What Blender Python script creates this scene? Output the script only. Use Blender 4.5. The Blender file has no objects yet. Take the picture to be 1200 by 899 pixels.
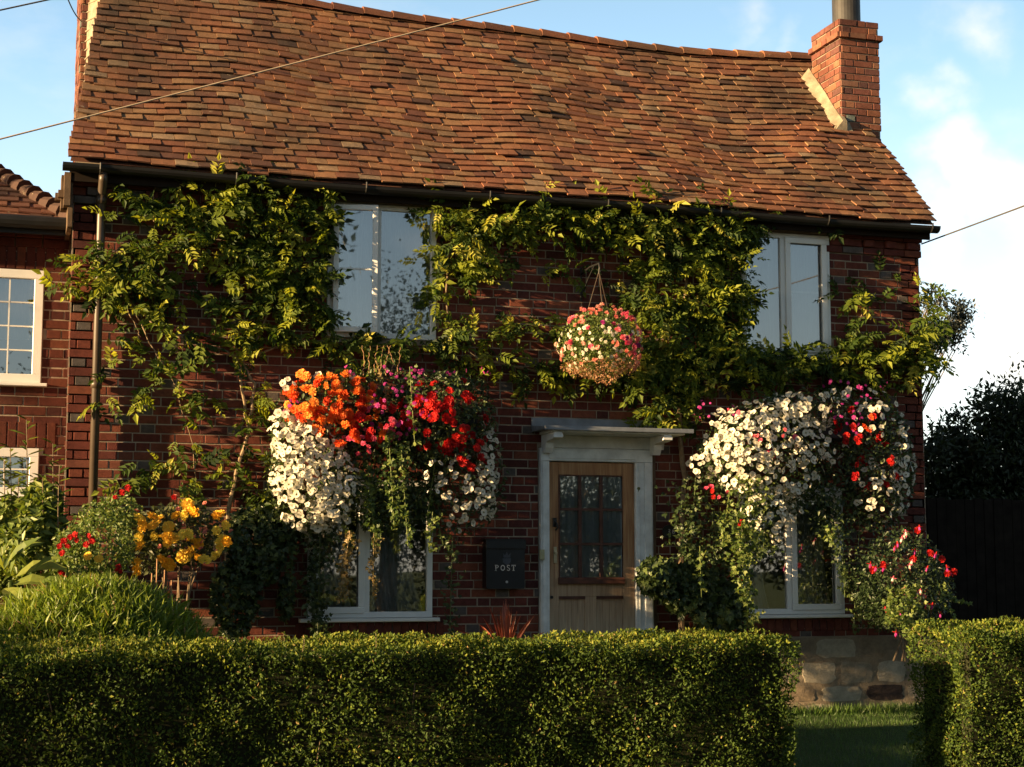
import bpy, math, random
import numpy as np
from mathutils import Vector, Matrix
rng = np.random.default_rng(7)
random.seed(7)
R = math.radians
S = bpy.context.scene
COL = S.collection

# ------------------------------------------------------------------ camera model
FPX = 1900.0
PITCH = math.atan(215/1900); YAW = R(17.5); EYE = 1.45
_f = np.array([math.sin(YAW)*math.cos(PITCH), math.cos(YAW)*math.cos(PITCH), math.sin(PITCH)])
_r = np.array([math.cos(YAW), -math.sin(YAW), 0.0])
_u = np.cross(_r, _f)
def at(x, y, Y):
    """point on the upright plane Y = const seen at photo position x, y"""
    d = _f + (x-600)/FPX*_r + (449.5-y)/FPX*_u
    t = Y/d[1]
    return np.array([d[0]*t, Y, EYE+d[2]*t])
FY = 13.8          # plane of the cottage front
GZ = 0.10          # garden level

# ------------------------------------------------------------------ object helpers
def tag(o, label=None, cat=None, group=None, kind=None):
    if label: o['label'] = label
    if cat: o['category'] = cat
    if group: o['group'] = group
    if kind: o['kind'] = kind
    return o
def thing(name, loc, label, cat, group=None, kind=None):
    o = bpy.data.objects.new(name, None); COL.objects.link(o)
    o.location = tuple(float(v) for v in loc); o.empty_display_size = .1
    return tag(o, label, cat, group, kind)
def wloc(o):
    v = np.zeros(3)
    while o is not None:
        v = v + np.array(o.location); o = o.parent
    return v

class NB:
    """numpy mesh builder"""
    def __init__(s): s.V = []; s.F = []; s.n = 0
    def add(s, v, faces, rnd=None, mat=0):
        v = np.asarray(v, float).reshape(-1, 3)
        by = {}
        for i, f in enumerate(faces): by.setdefault(len(f), []).append(i)
        if rnd is None: rnd = random.random()
        for k, idx in by.items():
            fa = np.array([faces[i] for i in idx], int)+s.n
            r = np.full(len(idx), rnd, float); m = np.full(len(idx), mat, int)
            s.F.append((fa, r, m))
        s.V.append(v); s.n += len(v)
        return s
    def inst(s, tv, tf, pos, X, N, sc, rnd, mats=None):
        """copies of template (tv, tf): X = direction of local x, N = about local z"""
        pos = np.asarray(pos, float); m = len(pos)
        if m == 0: return s
        X = np.asarray(X, float); X = X/np.linalg.norm(X, axis=1, keepdims=True)
        N = np.asarray(N, float); N = N-(N*X).sum(1, keepdims=True)*X
        N = N/(np.linalg.norm(N, axis=1, keepdims=True)+1e-9)
        Yv = np.cross(N, X)
        sc = np.broadcast_to(np.asarray(sc, float), (m,))
        M = np.stack([X, Yv, N], axis=2)*sc[:, None, None]
        tv = np.asarray(tv, float)
        v = np.einsum('mij,nj->mni', M, tv)+pos[:, None, :]
        nv = len(tv)
        off = (np.arange(m)*nv+s.n)
        by = {}
        for i, f in enumerate(tf): by.setdefault(len(f), []).append(i)
        rnd = np.broadcast_to(np.asarray(rnd, float), (m,))
        for k, idx in by.items():
            fa = np.array([tf[i] for i in idx], int)
            A = (fa[None]+off[:, None, None]).reshape(-1, k)
            rr = np.repeat(rnd, len(idx))
            mm = np.tile(np.array([mats[i] if mats else 0 for i in idx], int), m)
            s.F.append((A, rr, mm))
        s.V.append(v.reshape(-1, 3)); s.n += m*nv
        return s
    def box(s, x0, x1, y0, y1, z0, z1, rnd=None, mat=0, skip=''):
        v = [(x0,y0,z0),(x1,y0,z0),(x1,y1,z0),(x0,y1,z0),(x0,y0,z1),(x1,y0,z1),(x1,y1,z1),(x0,y1,z1)]
        f = [(0,3,2,1),(4,5,6,7),(0,1,5,4),(1,2,6,5),(2,3,7,6),(3,0,4,7)]
        return s.add(v, f, rnd, mat)
    def cbox(s, x0, x1, y0, y1, z0, z1, c=.004, rnd=None, mat=0):
        """box with a chamfered front (front = -Y) and sides"""
        v = [(x0+c,y0,z0+c),(x1-c,y0,z0+c),(x1-c,y0,z1-c),(x0+c,y0,z1-c),
             (x0,y0+c,z0),(x1,y0+c,z0),(x1,y0+c,z1),(x0,y0+c,z1),
             (x0,y1,z0),(x1,y1,z0),(x1,y1,z1),(x0,y1,z1)]
        f = [(0,1,2,3),(4,5,1,0),(5,6,2,1),(6,7,3,2),(7,4,0,3),
             (8,9,5,4),(9,10,6,5),(10,11,7,6),(11,8,4,7),(11,10,9,8)]
        return s.add(v, f, rnd, mat)
    def tube(s, pts, rad, sides=8, rnd=None, mat=0, cap=True):
        pts = [np.array(p, float) for p in pts]; n = len(pts)
        rad = [rad]*n if np.isscalar(rad) else rad
        vs = []; up = None
        for i, p in enumerate(pts):
            d = pts[min(i+1, n-1)]-pts[max(i-1, 0)]; d = d/(np.linalg.norm(d)+1e-9)
            if up is None: up = np.array([0,0,1.]) if abs(d[2]) < .9 else np.array([1.,0,0])
            a = np.cross(d, up); a /= np.linalg.norm(a)+1e-9; b = np.cross(d, a); up = -b
            up = np.cross(a, d)
            for k in range(sides):
                t = 2*math.pi*k/sides
                vs.append(p+rad[i]*(math.cos(t)*a+math.sin(t)*np.cross(d, a)))
        fs = []
        for i in range(n-1):
            for k in range(sides):
                k2 = (k+1) % sides
                fs.append((i*sides+k, i*sides+k2, (i+1)*sides+k2, (i+1)*sides+k))
        if cap: fs += [tuple(range(sides))[::-1], tuple(range((n-1)*sides, n*sides))]
        return s.add(vs, fs, rnd, mat)
    def prism(s, poly, y0, y1, rnd=None, mat=0):
        """poly: (x, z) outline, extruded along Y"""
        n = len(poly)
        v = [(x, y0, z) for x, z in poly]+[(x, y1, z) for x, z in poly]
        f = [tuple(range(n)), tuple(range(n, 2*n))[::-1]]+[(i, n+i, n+(i+1) % n, (i+1) % n) for i in range(n)]
        return s.add(v, f, rnd, mat)
    def mesh(s, name, mats, origin=(0,0,0), smooth=False):
        if not s.V: s.box(0,.01,0,.01,0,.01)
        V = np.concatenate(s.V)-np.asarray(origin, float)
        me = bpy.data.meshes.new(name)
        me.vertices.add(len(V)); me.vertices.foreach_set('co', V.ravel())
        ls = []; tot = []; rr = []; mm = []
        for fa, r, m in s.F:
            ls.append(fa.ravel()); tot.append(np.full(len(fa), fa.shape[1])); rr.append(r); mm.append(m)
        L = np.concatenate(ls); T = np.concatenate(tot); RR = np.concatenate(rr); MM = np.concatenate(mm)
        me.loops.add(len(L)); me.loops.foreach_set('vertex_index', L.astype(np.int32))
        me.polygons.add(len(T))
        st = np.concatenate([[0], np.cumsum(T)[:-1]])
        me.polygons.foreach_set('loop_start', st.astype(np.int32))
        me.polygons.foreach_set('loop_total', T.astype(np.int32))
        me.polygons.foreach_set('material_index', MM.astype(np.int32))
        me.polygons.foreach_set('use_smooth', np.full(len(T), bool(smooth)))
        for m in (mats if isinstance(mats, (list, tuple)) else [mats]): me.materials.append(m)
        a = me.attributes.new('rnd', 'FLOAT', 'FACE'); a.data.foreach_set('value', RR.astype(np.float32))
        me.update(calc_edges=True); me.validate()
        return me
    def build(s, name, mats, parent=None, smooth=False, **k):
        org = wloc(parent) if parent is not None else (0,0,0)
        o = bpy.data.objects.new(name, s.mesh(name, mats, org, smooth)); COL.objects.link(o)
        if parent is not None: o.parent = parent
        tag(o, **k)
        return o

# ------------------------------------------------------------------ materials
class N:
    def __init__(s, name):
        s.m = bpy.data.materials.new(name); s.m.use_nodes = True
        s.t = s.m.node_tree; s.t.nodes.clear()
        s.out = s.n('ShaderNodeOutputMaterial')
    def n(s, ty, **k):
        nd = s.t.nodes.new(ty)
        for a, b in k.items():
            if hasattr(nd, a): setattr(nd, a, b)
        return nd
    def l(s, a, b): s.t.links.new(a, b)
    def ramp(s, fac, stops, interp='LINEAR'):
        r = s.n('ShaderNodeValToRGB'); e = r.color_ramp.elements; r.color_ramp.interpolation = interp
        while len(e) < len(stops): e.new(.5)
        for el, (p, c) in zip(e, stops):
            el.position = p; el.color = (*c, 1) if len(c) == 3 else c
        s.l(fac, r.inputs[0]); return r.outputs[0]
    def attr(s, name='rnd'):
        a = s.n('ShaderNodeAttribute'); a.attribute_name = name; return a.outputs['Fac']
    def noise(s, scale, detail=4, rough=.6, vec=None, dist=0):
        n = s.n('ShaderNodeTexNoise'); n.inputs['Scale'].default_value = scale
        n.inputs['Detail'].default_value = detail; n.inputs['Roughness'].default_value = rough
        n.inputs['Distortion'].default_value = dist
        if vec is None:
            g = s.n('ShaderNodeNewGeometry'); vec = g.outputs['Position']
        s.l(vec, n.inputs['Vector']); return n.outputs['Fac']
    def mix(s, fac, a, b, mode='MIX'):
        m = s.n('ShaderNodeMix'); m.data_type = 'RGBA'; m.blend_type = mode
        for sock, v in ((m.inputs[0], fac), (m.inputs[6], a), (m.inputs[7], b)):
            if hasattr(v, 'is_linked') or hasattr(v, 'links'): s.l(v, sock)
            elif isinstance(v, (int, float)): sock.default_value = v
            else: sock.default_value = (*v, 1)
        return m.outputs[2]
    def bump(s, h, strength=.3, dist=.01):
        b = s.n('ShaderNodeBump'); b.inputs['Strength'].default_value = strength
        b.inputs['Distance'].default_value = dist; s.l(h, b.inputs['Height']); return b.outputs[0]
    def pr(s, col, rough=.8, spec=.3, bump=None, metal=0):
        p = s.n('ShaderNodeBsdfPrincipled')
        if hasattr(col, 'links'): s.l(col, p.inputs['Base Color'])
        else: p.inputs['Base Color'].default_value = (*col, 1)
        p.inputs['Roughness'].default_value = rough; p.inputs['Specular IOR Level'].default_value = spec
        p.inputs['Metallic'].default_value = metal
        if bump: s.l(bump, p.inputs['Normal'])
        return p.outputs[0]
    def done(s, sh): s.l(sh, s.out.inputs[0]); return s.m

def plain(name, col, rough=.7, spec=.3, var=.15, scale=8, bump=.15, metal=0):
    m = N(name); nz = m.noise(scale, 5)
    lo = tuple(c*(1-var) for c in col); hi = tuple(min(1, c*(1+var)) for c in col)
    c = m.ramp(nz, [(.3, lo), (.7, hi)])
    return m.done(m.pr(c, rough, spec, m.bump(m.noise(scale*12, 3), bump, .003), metal))

def leafmat(name, stops, trans=.35, rough=.45, spec=.4, tmul=(1.3, 1.25, .5)):
    m = N(name); c = m.ramp(m.attr(), stops)
    c = m.mix(.35, c, m.ramp(m.noise(30, 2), [(.3, (.35,.35,.35)), (.7, (.75,.75,.75))]), 'OVERLAY')
    p = m.pr(c, rough, spec)
    t = m.n('ShaderNodeBsdfTranslucent')
    m.l(m.mix(1.0, c, tmul, 'MULTIPLY'), t.inputs[0])
    mx = m.n('ShaderNodeMixShader'); mx.inputs[0].default_value = trans
    m.l(p, mx.inputs[1]); m.l(t.outputs[0], mx.inputs[2])
    return m.done(mx.outputs[0])

def brickmat(name, dark=1.0):
    m = N(name); d = dark
    c = m.ramp(m.attr(), [(0, (.07,.026,.024)), (.2, (.12,.034,.027)), (.55, (.132,.040,.028)),
                          (.82, (.185,.062,.038)), (.9, (.14,.054,.04)), (.93, (.08,.07,.07)), (1, (.11,.095,.088))])
    c = m.mix(.8, c, m.ramp(m.noise(24, 6, .7), [(.25, (.28,.28,.28)), (.75, (.72,.70,.68))]), 'OVERLAY')
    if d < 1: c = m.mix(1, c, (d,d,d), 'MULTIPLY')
    if d > 1: c = m.mix(1, c, (1.35,1.9,1.9), 'MULTIPLY')
    st = m.ramp(m.noise(1.7, 5, .6), [(.45, (1,1,1)), (.7, (.6,.56,.52))])
    c = m.mix(1, c, st, 'MULTIPLY')
    return m.done(m.pr(c, .9, .15, m.bump(m.noise(140, 5, .7), .6, .006)))
BRICK = brickmat('brick')
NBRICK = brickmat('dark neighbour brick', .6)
CHIM = brickmat('chimney brick', 1.35)
MORTAR = plain('lime mortar', (.27,.22,.165), .95, .1, .25, 6, .6)
def tilemat():
    m = N('clay tile')
    c = m.ramp(m.attr(), [(0, (.06,.035,.028)), (.12, (.12,.05,.035)), (.32, (.175,.072,.042)), (.5, (.225,.092,.048)),
                          (.68, (.25,.13,.065)), (.86, (.24,.14,.075)), (1, (.26,.18,.115))])
    c = m.mix(.5, c, m.ramp(m.noise(20, 6, .7), [(.25, (.3,.3,.3)), (.75, (.72,.7,.66))]), 'OVERLAY')
    # weathering: darker algae, moss, orange lichen
    al = m.noise(.9, 5, .65, dist=.6)
    c = m.mix(m.ramp(al, [(.42, (0,0,0)), (.70, (.8,.8,.8))]), c, (.055,.040,.028))
    # heavy growth near the chimney end of the roof (position based, stays put)
    g = m.n('ShaderNodeNewGeometry'); sx = m.n('ShaderNodeSeparateXYZ'); m.l(g.outputs['Position'], sx.inputs[0])
    mr = m.n('ShaderNodeMapRange'); m.l(sx.outputs[0], mr.inputs[0]); mr.inputs[1].default_value = 2.6; mr.inputs[2].default_value = .6
    mz = m.n('ShaderNodeMapRange'); m.l(sx.outputs[2], mz.inputs[0]); mz.inputs[1].default_value = 5.1; mz.inputs[2].default_value = 6.6
    mu = m.n('ShaderNodeMath'); mu.operation = 'MULTIPLY'; m.l(mr.outputs[0], mu.inputs[0]); m.l(mz.outputs[0], mu.inputs[1])
    ad = m.n('ShaderNodeMath'); ad.operation = 'MULTIPLY'; m.l(mu.outputs[0], ad.inputs[0])
    m.l(m.ramp(m.noise(2.2, 5, .7), [(.32, (0,0,0)), (.62, (1,1,1))]), ad.inputs[1])
    c = m.mix(ad.outputs[0], c, (.045,.035,.025))
    li = m.ramp(m.noise(5.5, 6, .75), [(.66, (0,0,0)), (.72, (1,1,1))])
    lm = m.n('ShaderNodeMath'); lm.operation = 'MULTIPLY'; m.l(li, lm.inputs[0]); m.l(mz.outputs[0], lm.inputs[1])
    c = m.mix(lm.outputs[0], c, (.38,.19,.04))
    li2 = m.ramp(m.noise(13, 6, .75), [(.62, (0,0,0)), (.70, (.7,.7,.7))])
    c = m.mix(li2, c, (.42,.36,.24))
    return m.done(m.pr(c, .88, .2, m.bump(m.noise(90, 5, .7), .5, .006)))
TILE = tilemat()
UPVC = plain('white plastic frame', (.72,.72,.70), .35, .5, .06, 5, .03)
WPAINT = plain('aged white paint', (.60,.62,.62), .6, .3, .18, 9, .3)
LEAD = plain('lead sheet', (.16,.18,.21), .45, .5, .3, 6, .2)
BLACK = plain('black plastic gutter', (.012,.012,.012), .5, .3, .3, 6, .05)
BLACKP = plain('black enamel', (.008,.009,.012), .3, .5, .2, 6, .03)
FLUE = plain('grey flue steel', (.035,.034,.034), .6, .3, .3, 5, .05)
BROWNP = plain('brown painted iron pipe', (.05,.034,.022), .45, .5, .25, 5, .1)
BRASS = plain('aged brass', (.45,.38,.25), .35, .6, .2, 20, .05, .7)
CREAM = plain('cream plastic', (.35,.34,.2), .5, .4, .1)
SILV = plain('silver lettering', (.42,.42,.42), .4, .5, .05)
def woodmat():
    m = N('stripped pine'); tc = m.n('ShaderNodeTexCoord'); mp = m.n('ShaderNodeMapping')
    mp.inputs['Scale'].default_value = (26, 26, 1.6); m.l(tc.outputs['Object'], mp.inputs[0])
    nz = m.noise(1.6, 6, .6, mp.outputs[0], .6)
    c = m.ramp(nz, [(.3, (.19,.085,.035)), (.5, (.32,.16,.07)), (.7, (.42,.25,.12))])
    g = m.n('ShaderNodeNewGeometry'); sx = m.n('ShaderNodeSeparateXYZ'); m.l(g.outputs['Position'], sx.inputs[0])
    mr = m.n('ShaderNodeMapRange'); m.l(sx.outputs[2], mr.inputs[0]); mr.inputs[1].default_value = 1.6; mr.inputs[2].default_value = .9
    c = m.mix(mr.outputs[0], c, m.ramp(nz, [(.3, (.28,.20,.13)), (.7, (.46,.37,.26))]))
    return m.done(m.pr(c, .6, .3, m.bump(nz, .3, .003)))
WOOD = woodmat()
WOODDK = plain('dark weathered moulding', (.075,.03,.02), .6, .3, .3, 12)
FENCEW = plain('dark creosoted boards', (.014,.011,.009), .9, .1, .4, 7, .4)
BARK = plain('bark', (.16,.12,.08), .9, .1, .35, 20, .6)
VINESTEM = plain('vine stem', (.22,.16,.10), .85, .15, .3, 30, .5)
DRY = plain('dried stalks', (.35,.2,.11), .9, .1, .3, 20, .3)
RAFT = plain('weathered rafter end', (.11,.075,.05), .9, .1, .35, 10, .4)
FILLET = plain('cement fillet', (.25,.21,.15), .95, .1, .4, 9, 1.0)
def stonemat():
    m = N('rubble stone')
    c = m.ramp(m.attr(), [(0, (.05,.04,.04)), (.09, (.06,.05,.05)), (.12, (.09,.04,.03)), (.17, (.26,.20,.14)), (.6, (.36,.32,.25)), (1, (.48,.43,.34))])
    c = m.mix(.8, c, m.ramp(m.noise(9, 7, .75), [(.25, (.25,.25,.25)), (.75, (.75,.74,.72))]), 'OVERLAY')
    return m.done(m.pr(c, .95, .1, m.bump(m.noise(14, 9, .8), 1.0, .06)))
STONE = stonemat()
def glassmat():
    m = N('window glass')
    fr = m.n('ShaderNodeFresnel'); fr.inputs[0].default_value = 1.75
    nb = m.bump(m.noise(1.3, 1), .05, .02)
    g = m.n('ShaderNodeBsdfGlossy'); g.inputs['Roughness'].default_value = .015; m.l(nb, g.inputs['Normal'])
    t = m.n('ShaderNodeBsdfTransparent'); t.inputs[0].default_value = (.86,.9,.9,1)
    ad = m.n('ShaderNodeMath'); ad.operation = 'MULTIPLY_ADD'; m.l(fr.outputs[0], ad.inputs[0]); ad.inputs[1].default_value = 1.5; ad.inputs[2].default_value = .28
    mx = m.n('ShaderNodeMixShader'); m.l(ad.outputs[0], mx.inputs[0]); m.l(t.outputs[0], mx.inputs[1]); m.l(g.outputs[0], mx.inputs[2])
    return m.done(mx.outputs[0])
GLASS = glassmat()
def curtainmat():
    m = N('net curtain'); d = m.n('ShaderNodeBsdfDiffuse'); d.inputs[0].default_value = (.80,.83,.85,1)
    t = m.n('ShaderNodeBsdfTransparent'); tl = m.n('ShaderNodeBsdfTranslucent'); tl.inputs[0].default_value = (.5,.52,.55,1)
    a = m.n('ShaderNodeMixShader'); a.inputs[0].default_value = .25; m.l(d.outputs[0], a.inputs[1]); m.l(tl.outputs[0], a.inputs[2])
    b = m.n('ShaderNodeMixShader'); m.l(m.ramp(m.noise(3, 2), [(.35, (.1,.1,.1)), (.65, (.25,.25,.25))]), b.inputs[0]); m.l(a.outputs[0], b.inputs[1]); m.l(t.outputs[0], b.inputs[2])
    return m.done(b.outputs[0])
CURT = curtainmat()
PLASTER = plain('room plaster', (.16,.15,.13), .9, .1)
VLEAF = leafmat('wisteria leaf', [(0, (.018,.036,.010)), (.35, (.045,.080,.012)), (.58, (.12,.16,.018)), (.82, (.26,.29,.028)), (1, (.42,.40,.08))], .45, .6, .25)
HLEAF = leafmat('privet leaf', [(0, (.020,.040,.008)), (.5, (.050,.088,.014)), (.8, (.125,.17,.022)), (.97, (.22,.23,.035)), (1, (.28,.20,.08))], .3, .6, .2)
IVY = leafmat('ivy leaf', [(0, (.018,.034,.012)), (.6, (.04,.065,.02)), (1, (.09,.12,.03))], .2)
TRAIL = leafmat('trailing leaf', [(0, (.035,.07,.015)), (.6, (.09,.14,.03)), (1, (.2,.24,.06))], .4)
GOLDTR = leafmat('sunlit gold trailing leaf', [(0, (.12,.10,.035)), (.6, (.24,.18,.07)), (1, (.38,.27,.13))], .35)  # golden sunlight on the strands is put into this leaf colour
GRASSM = leafmat('grass blade', [(0, (.030,.065,.012)), (.5, (.05,.11,.016)), (1, (.10,.16,.03))], .3)
MOUND = leafmat('mound grass', [(0, (.06,.095,.012)), (.5, (.13,.20,.022)), (.95, (.24,.28,.05)), (1, (.35,.24,.12))], .4)
SHRUB = leafmat('shrub leaf', [(0, (.04,.07,.015)), (.5, (.11,.16,.03)), (.9, (.22,.25,.05)), (1, (.28,.14,.06))], .35)
TREEM = leafmat('tree leaf', [(0, (.012,.022,.008)), (.5, (.022,.036,.012)), (1, (.045,.06,.02))], .2)
TREEG = leafmat('grey tree leaf', [(0, (.02,.028,.026)), (1, (.05,.06,.055))], .2)
PHORM = leafmat('red strap leaf', [(0, (.16,.04,.025)), (1, (.34,.11,.06))], .3, tmul=(1.3,.8,.6))
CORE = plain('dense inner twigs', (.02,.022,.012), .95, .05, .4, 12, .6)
def petal(name, a, b, trans=.3, spec=.2):
    m = N(name); c = m.ramp(m.attr(), [(0, a), (1, b)])
    p = m.pr(c, .6, spec); t = m.n('ShaderNodeBsdfTranslucent'); m.l(c, t.inputs[0])
    mx = m.n('ShaderNodeMixShader'); mx.inputs[0].default_value = trans
    m.l(p, mx.inputs[1]); m.l(t.outputs[0], mx.inputs[2]); return m.done(mx.outputs[0])
PETW = petal('white petal', (.60,.56,.45), (.76,.73,.62))
THROAT = petal('pale green throat', (.30,.30,.12), (.36,.34,.15))
PORG = petal('orange petal', (.66,.07,.02), (.84,.24,.04))
PORG2 = petal('amber petal', (.85,.26,.04), (.88,.46,.10))
PRED = petal('red petal', (.34,.008,.010), (.66,.03,.022))
PPNK = petal('pink petal', (.72,.10,.20), (.82,.2,.25))
PSAL = petal('salmon petal', (.8,.28,.22), (.82,.42,.34))
PMAG = petal('magenta petal', (.30,.015,.16), (.55,.06,.30))
PYEL = petal('yellow petal', (.86,.48,.035), (.90,.72,.12), .35)
PBUD = petal('pink bud', (.65,.18,.14), (.8,.38,.3))
EYEY = petal('yellow eye', (.7,.45,.04), (.7,.45,.04))

# ------------------------------------------------------------------ leaf and flower shapes
LEAF_V = [(0,0,0),(.35,.24,.06),(1,0,-.03),(.35,-.24,.06),(.45,0,-.01)]
LEAF_F = [(0,4,1),(1,4,2),(0,3,4),(3,2,4)]
LEAF2_V = [(0,0,0),(.4,.27,.07),(1,0,-.05),(.4,-.27,.07)]
LEAF2_F = [(0,2,1),(0,3,2)]
SLIM_V = [(0,0,0),(.3,.10,.02),(.7,.08,-.02),(1,0,-.14),(.7,-.08,-.02),(.3,-.10,.02)]
SLIM_F = [(0,3,2,1),(0,5,4,3)]
IVY_V = [(0,0,0),(.05,.38,.03),(.42,.5,-.02),(.5,.2,.03),(1,0,-.05),(.5,-.2,.03),(.42,-.5,-.02),(.05,-.38,.03)]
IVY_F = [(0,3,2,1),(0,4,3),(0,5,4),(0,7,6,5)]
BLADE_V = [(0,-.025,0),(0,.025,0),(.5,.02,.05),(.5,-.02,.05),(1,0,0)]
BLADE_F = [(0,1,2,3),(3,2,4)]
_cr = random.Random(3)
def compound(n=4, L=1.0, droop=.25, lw=.21, ll=.38):
    """pinnate leaf along +x, n pairs + one end leaflet"""
    V = []; F = []
    def put(p, d, s, nz):
        d = np.array(d, float); d /= np.linalg.norm(d); z = np.array([0,0,1.]); y = np.cross(z, d); y /= np.linalg.norm(y)
        z = np.cross(d, y); b = len(V)
        for (a, w, h) in [(0,0,0),(.38,.5,nz),(1,0,-.12),(.38,-.5,nz)]:
            V.append(p+d*a*ll*s+y*w*lw*s+z*h*ll*s)
        F.append((b, b+2, b+1)); F.append((b, b+3, b+2))
    for i in range(n):
        t = .22+.72*i/n; p = np.array([t*L, 0, -droop*t*t]); s = (.8+.35*math.sin(math.pi*(i+.6)/n))*_cr.uniform(.85,1.12)
        for sg in (-1, 1): put(p, (.55+_cr.uniform(-.25,.25), sg*1.0, -.30+_cr.uniform(-.35,.3)), s, .10)
    put(np.array([.94*L, 0, -droop*.9]), (1, 0, -.5), 1.1, .1)
    b = len(V)
    V += [np.array([0,.008,0]), np.array([0,-.008,0]), np.array([.95*L,0,-droop*.9])]; F.append((b, b+1, b+2))
    return V, F
CVS = [compound(), compound(5, 1.05, .45, .17, .34), compound(3, .8, .1, .24, .46), compound(4, .9, .6, .2, .36)]

def petunia():
    V = [(0,0,-.45)]; F = []; M = []
    for k in range(5):
        a = 2*math.pi*k/5; V.append((.27*math.cos(a), .27*math.sin(a), -.10))
    for k in range(10):
        a = 2*math.pi*k/10; r = 1 if k % 2 == 0 else .86
        V.append((r*math.cos(a), r*math.sin(a), .03 if k % 2 == 0 else -.04))
    for k in range(5):
        k2 = (k+1) % 5; F.append((0, 1+k, 1+k2)); M.append(1)
        F.append((1+k, 6+2*k, 6+(2*k+1))); M.append(0)
        F.append((1+k, 6+2*k+1, 1+k2)); M.append(0)
        F.append((1+k2, 6+2*k+1, 6+(2*k+2) % 10)); M.append(0)
    return V, F, M
PV, PF, PM = petunia()
def rosette(rings=((6,1.0,.0),(6,.82,.18),(5,.62,.36),(5,.4,.5)), seed=1):
    """double flower: rings of cupped petals facing +z"""
    rr = random.Random(seed); V = []; F = []; M = []
    for ri, (n, rad, h) in enumerate(rings):
        for k in range(n):
            a = 2*math.pi*(k+.5*ri+rr.uniform(-.12,.12))/n; w = math.pi/n*1.25; b = len(V)
            r = rad*rr.uniform(.88,1.08)
            def q(ang, rad_, z): return (rad_*math.cos(ang), rad_*math.sin(ang), z)
            V += [q(a,.05,h-.3*rad), q(a-w*.8,r*.6,h-.02), q(a-w*.55,r,h+.22*rr.uniform(-.3,1)), q(a+rr.uniform(-.05,.05),r*1.06,h+.12*rr.uniform(-1,1)),
                  q(a+w*.55,r,h+.10*rr.uniform(.3,1)), q(a+w*.8,r*.6,h-.02)]
            F += [(b,b+1,b+2,b+3),(b,b+3,b+4,b+5)]; M += [0,0]
    b = len(V); V += [(.15,0,.6),(-.08,.13,.6),(-.08,-.13,.6)]; F.append((b,b+1,b+2)); M.append(0)
    return V, F, M
RV, RF, RM = rosette()
def daisy(n=6):
    V = [(0,0,.05)]; F = []; M = []
    for k in range(n):
        a = 2*math.pi*k/n; w = math.pi/n*.8; b = len(V)
        V += [(math.cos(a-w)*.85, math.sin(a-w)*.85, 0), (math.cos(a), math.sin(a), -.03), (math.cos(a+w)*.85, math.sin(a+w)*.85, 0)]
        F.append((0, b, b+1, b+2)); M.append(0)
    b = len(V)
    for k in range(5): V.append((.22*math.cos(k*1.2566), .22*math.sin(k*1.2566), .09))
    F.append(tuple(range(b, b+5))); M.append(1)
    return V, F, M
DV, DF, DM = daisy()
def fuchsia():
    """hanging bell along -z: tube, four swept sepals, skirt"""
    V = []; F = []; M = []
    def ring(r, z, n=6):
        b = len(V)
        for k in range(n): V.append((r*math.cos(k*2*math.pi/n), r*math.sin(k*2*math.pi/n), z))
        return b
    def band(a, b, m, n=6):
        for k in range(n): F.append((a+k, a+(k+1) % n, b+(k+1) % n, b+k)); M.append(m)
    a = ring(.06, 1); b = ring(.13, .55); band(a, b, 0)
    c = ring(.22, .4); band(b, c, 0)
    d = ring(.3, 0); e = ring(.2, -.3); band(c, d, 1); band(d, e, 1)
    for k in range(4):
        t = math.pi/2*k+.3; q = len(V); ct, st = math.cos(t), math.sin(t)
        V.extend([(.13*ct, .13*st, .55), (.45*ct-.13*st, .45*st+.13*ct, .45), (.8*ct, .8*st, .62), (.45*ct+.13*st, .45*st-.13*ct, .45)])
        F.append((q,q+1,q+2,q+3)); M.append(0)
    for k in range(3):
        q = len(V); x = .06*(k-1); V.extend([(x,0,-.2),(x+.02,0,-.2),(x*1.4,0,-.75)]); F.append((q,q+1,q+2)); M.append(0)
    return V, F, M
UV, UF, UM = fuchsia()

def rv(n): 
    v = rng.normal(size=(n, 3)); return v/np.linalg.norm(v, axis=1, keepdims=True)
def unit(v): v = np.asarray(v, float); return v/(np.linalg.norm(v, axis=-1, keepdims=True)+1e-9)

# ================================================================== SETTING
nb = NB(); nb.add([(-400,-400,-.05),(400,-400,-.05),(400,900,-.05),(-400,900,-.05)], [(0,1,2,3)])
def groundmat(name, a, b, sc=3):
    m = N(name); c = m.ramp(m.noise(sc, 8, .7), [(.3, a), (.7, b)])
    return m.done(m.pr(c, .95, .1, m.bump(m.noise(60, 5), .5, .02)))
nb.build('ground', groundmat('meadow ground', (.03,.05,.015), (.07,.09,.03)), kind='structure')
nb = NB(); nb.box(-60, 60, 7.2, 24, -.04, GZ-.004); nb.build('lawn', groundmat('lawn soil', (.025,.04,.012), (.045,.065,.02), 9), kind='structure')
nb = NB(); nb.box(-60, 60, 5.0, 7.18, -.04, .06); nb.build('pavement', groundmat('pavement', (.16,.15,.14), (.22,.21,.19), 5), kind='structure')
nb = NB(); nb.box(-60, 60, 4.86, 4.998, -.04, .075); nb.build('kerb', plain('kerb stone', (.28,.27,.25), .9), kind='structure')
nb = NB(); nb.box(-60, 60, -3.0, 4.858, -.045, -.03); nb.build('road', groundmat('asphalt', (.04,.04,.042), (.06,.06,.06), 30), kind='structure')

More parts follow.
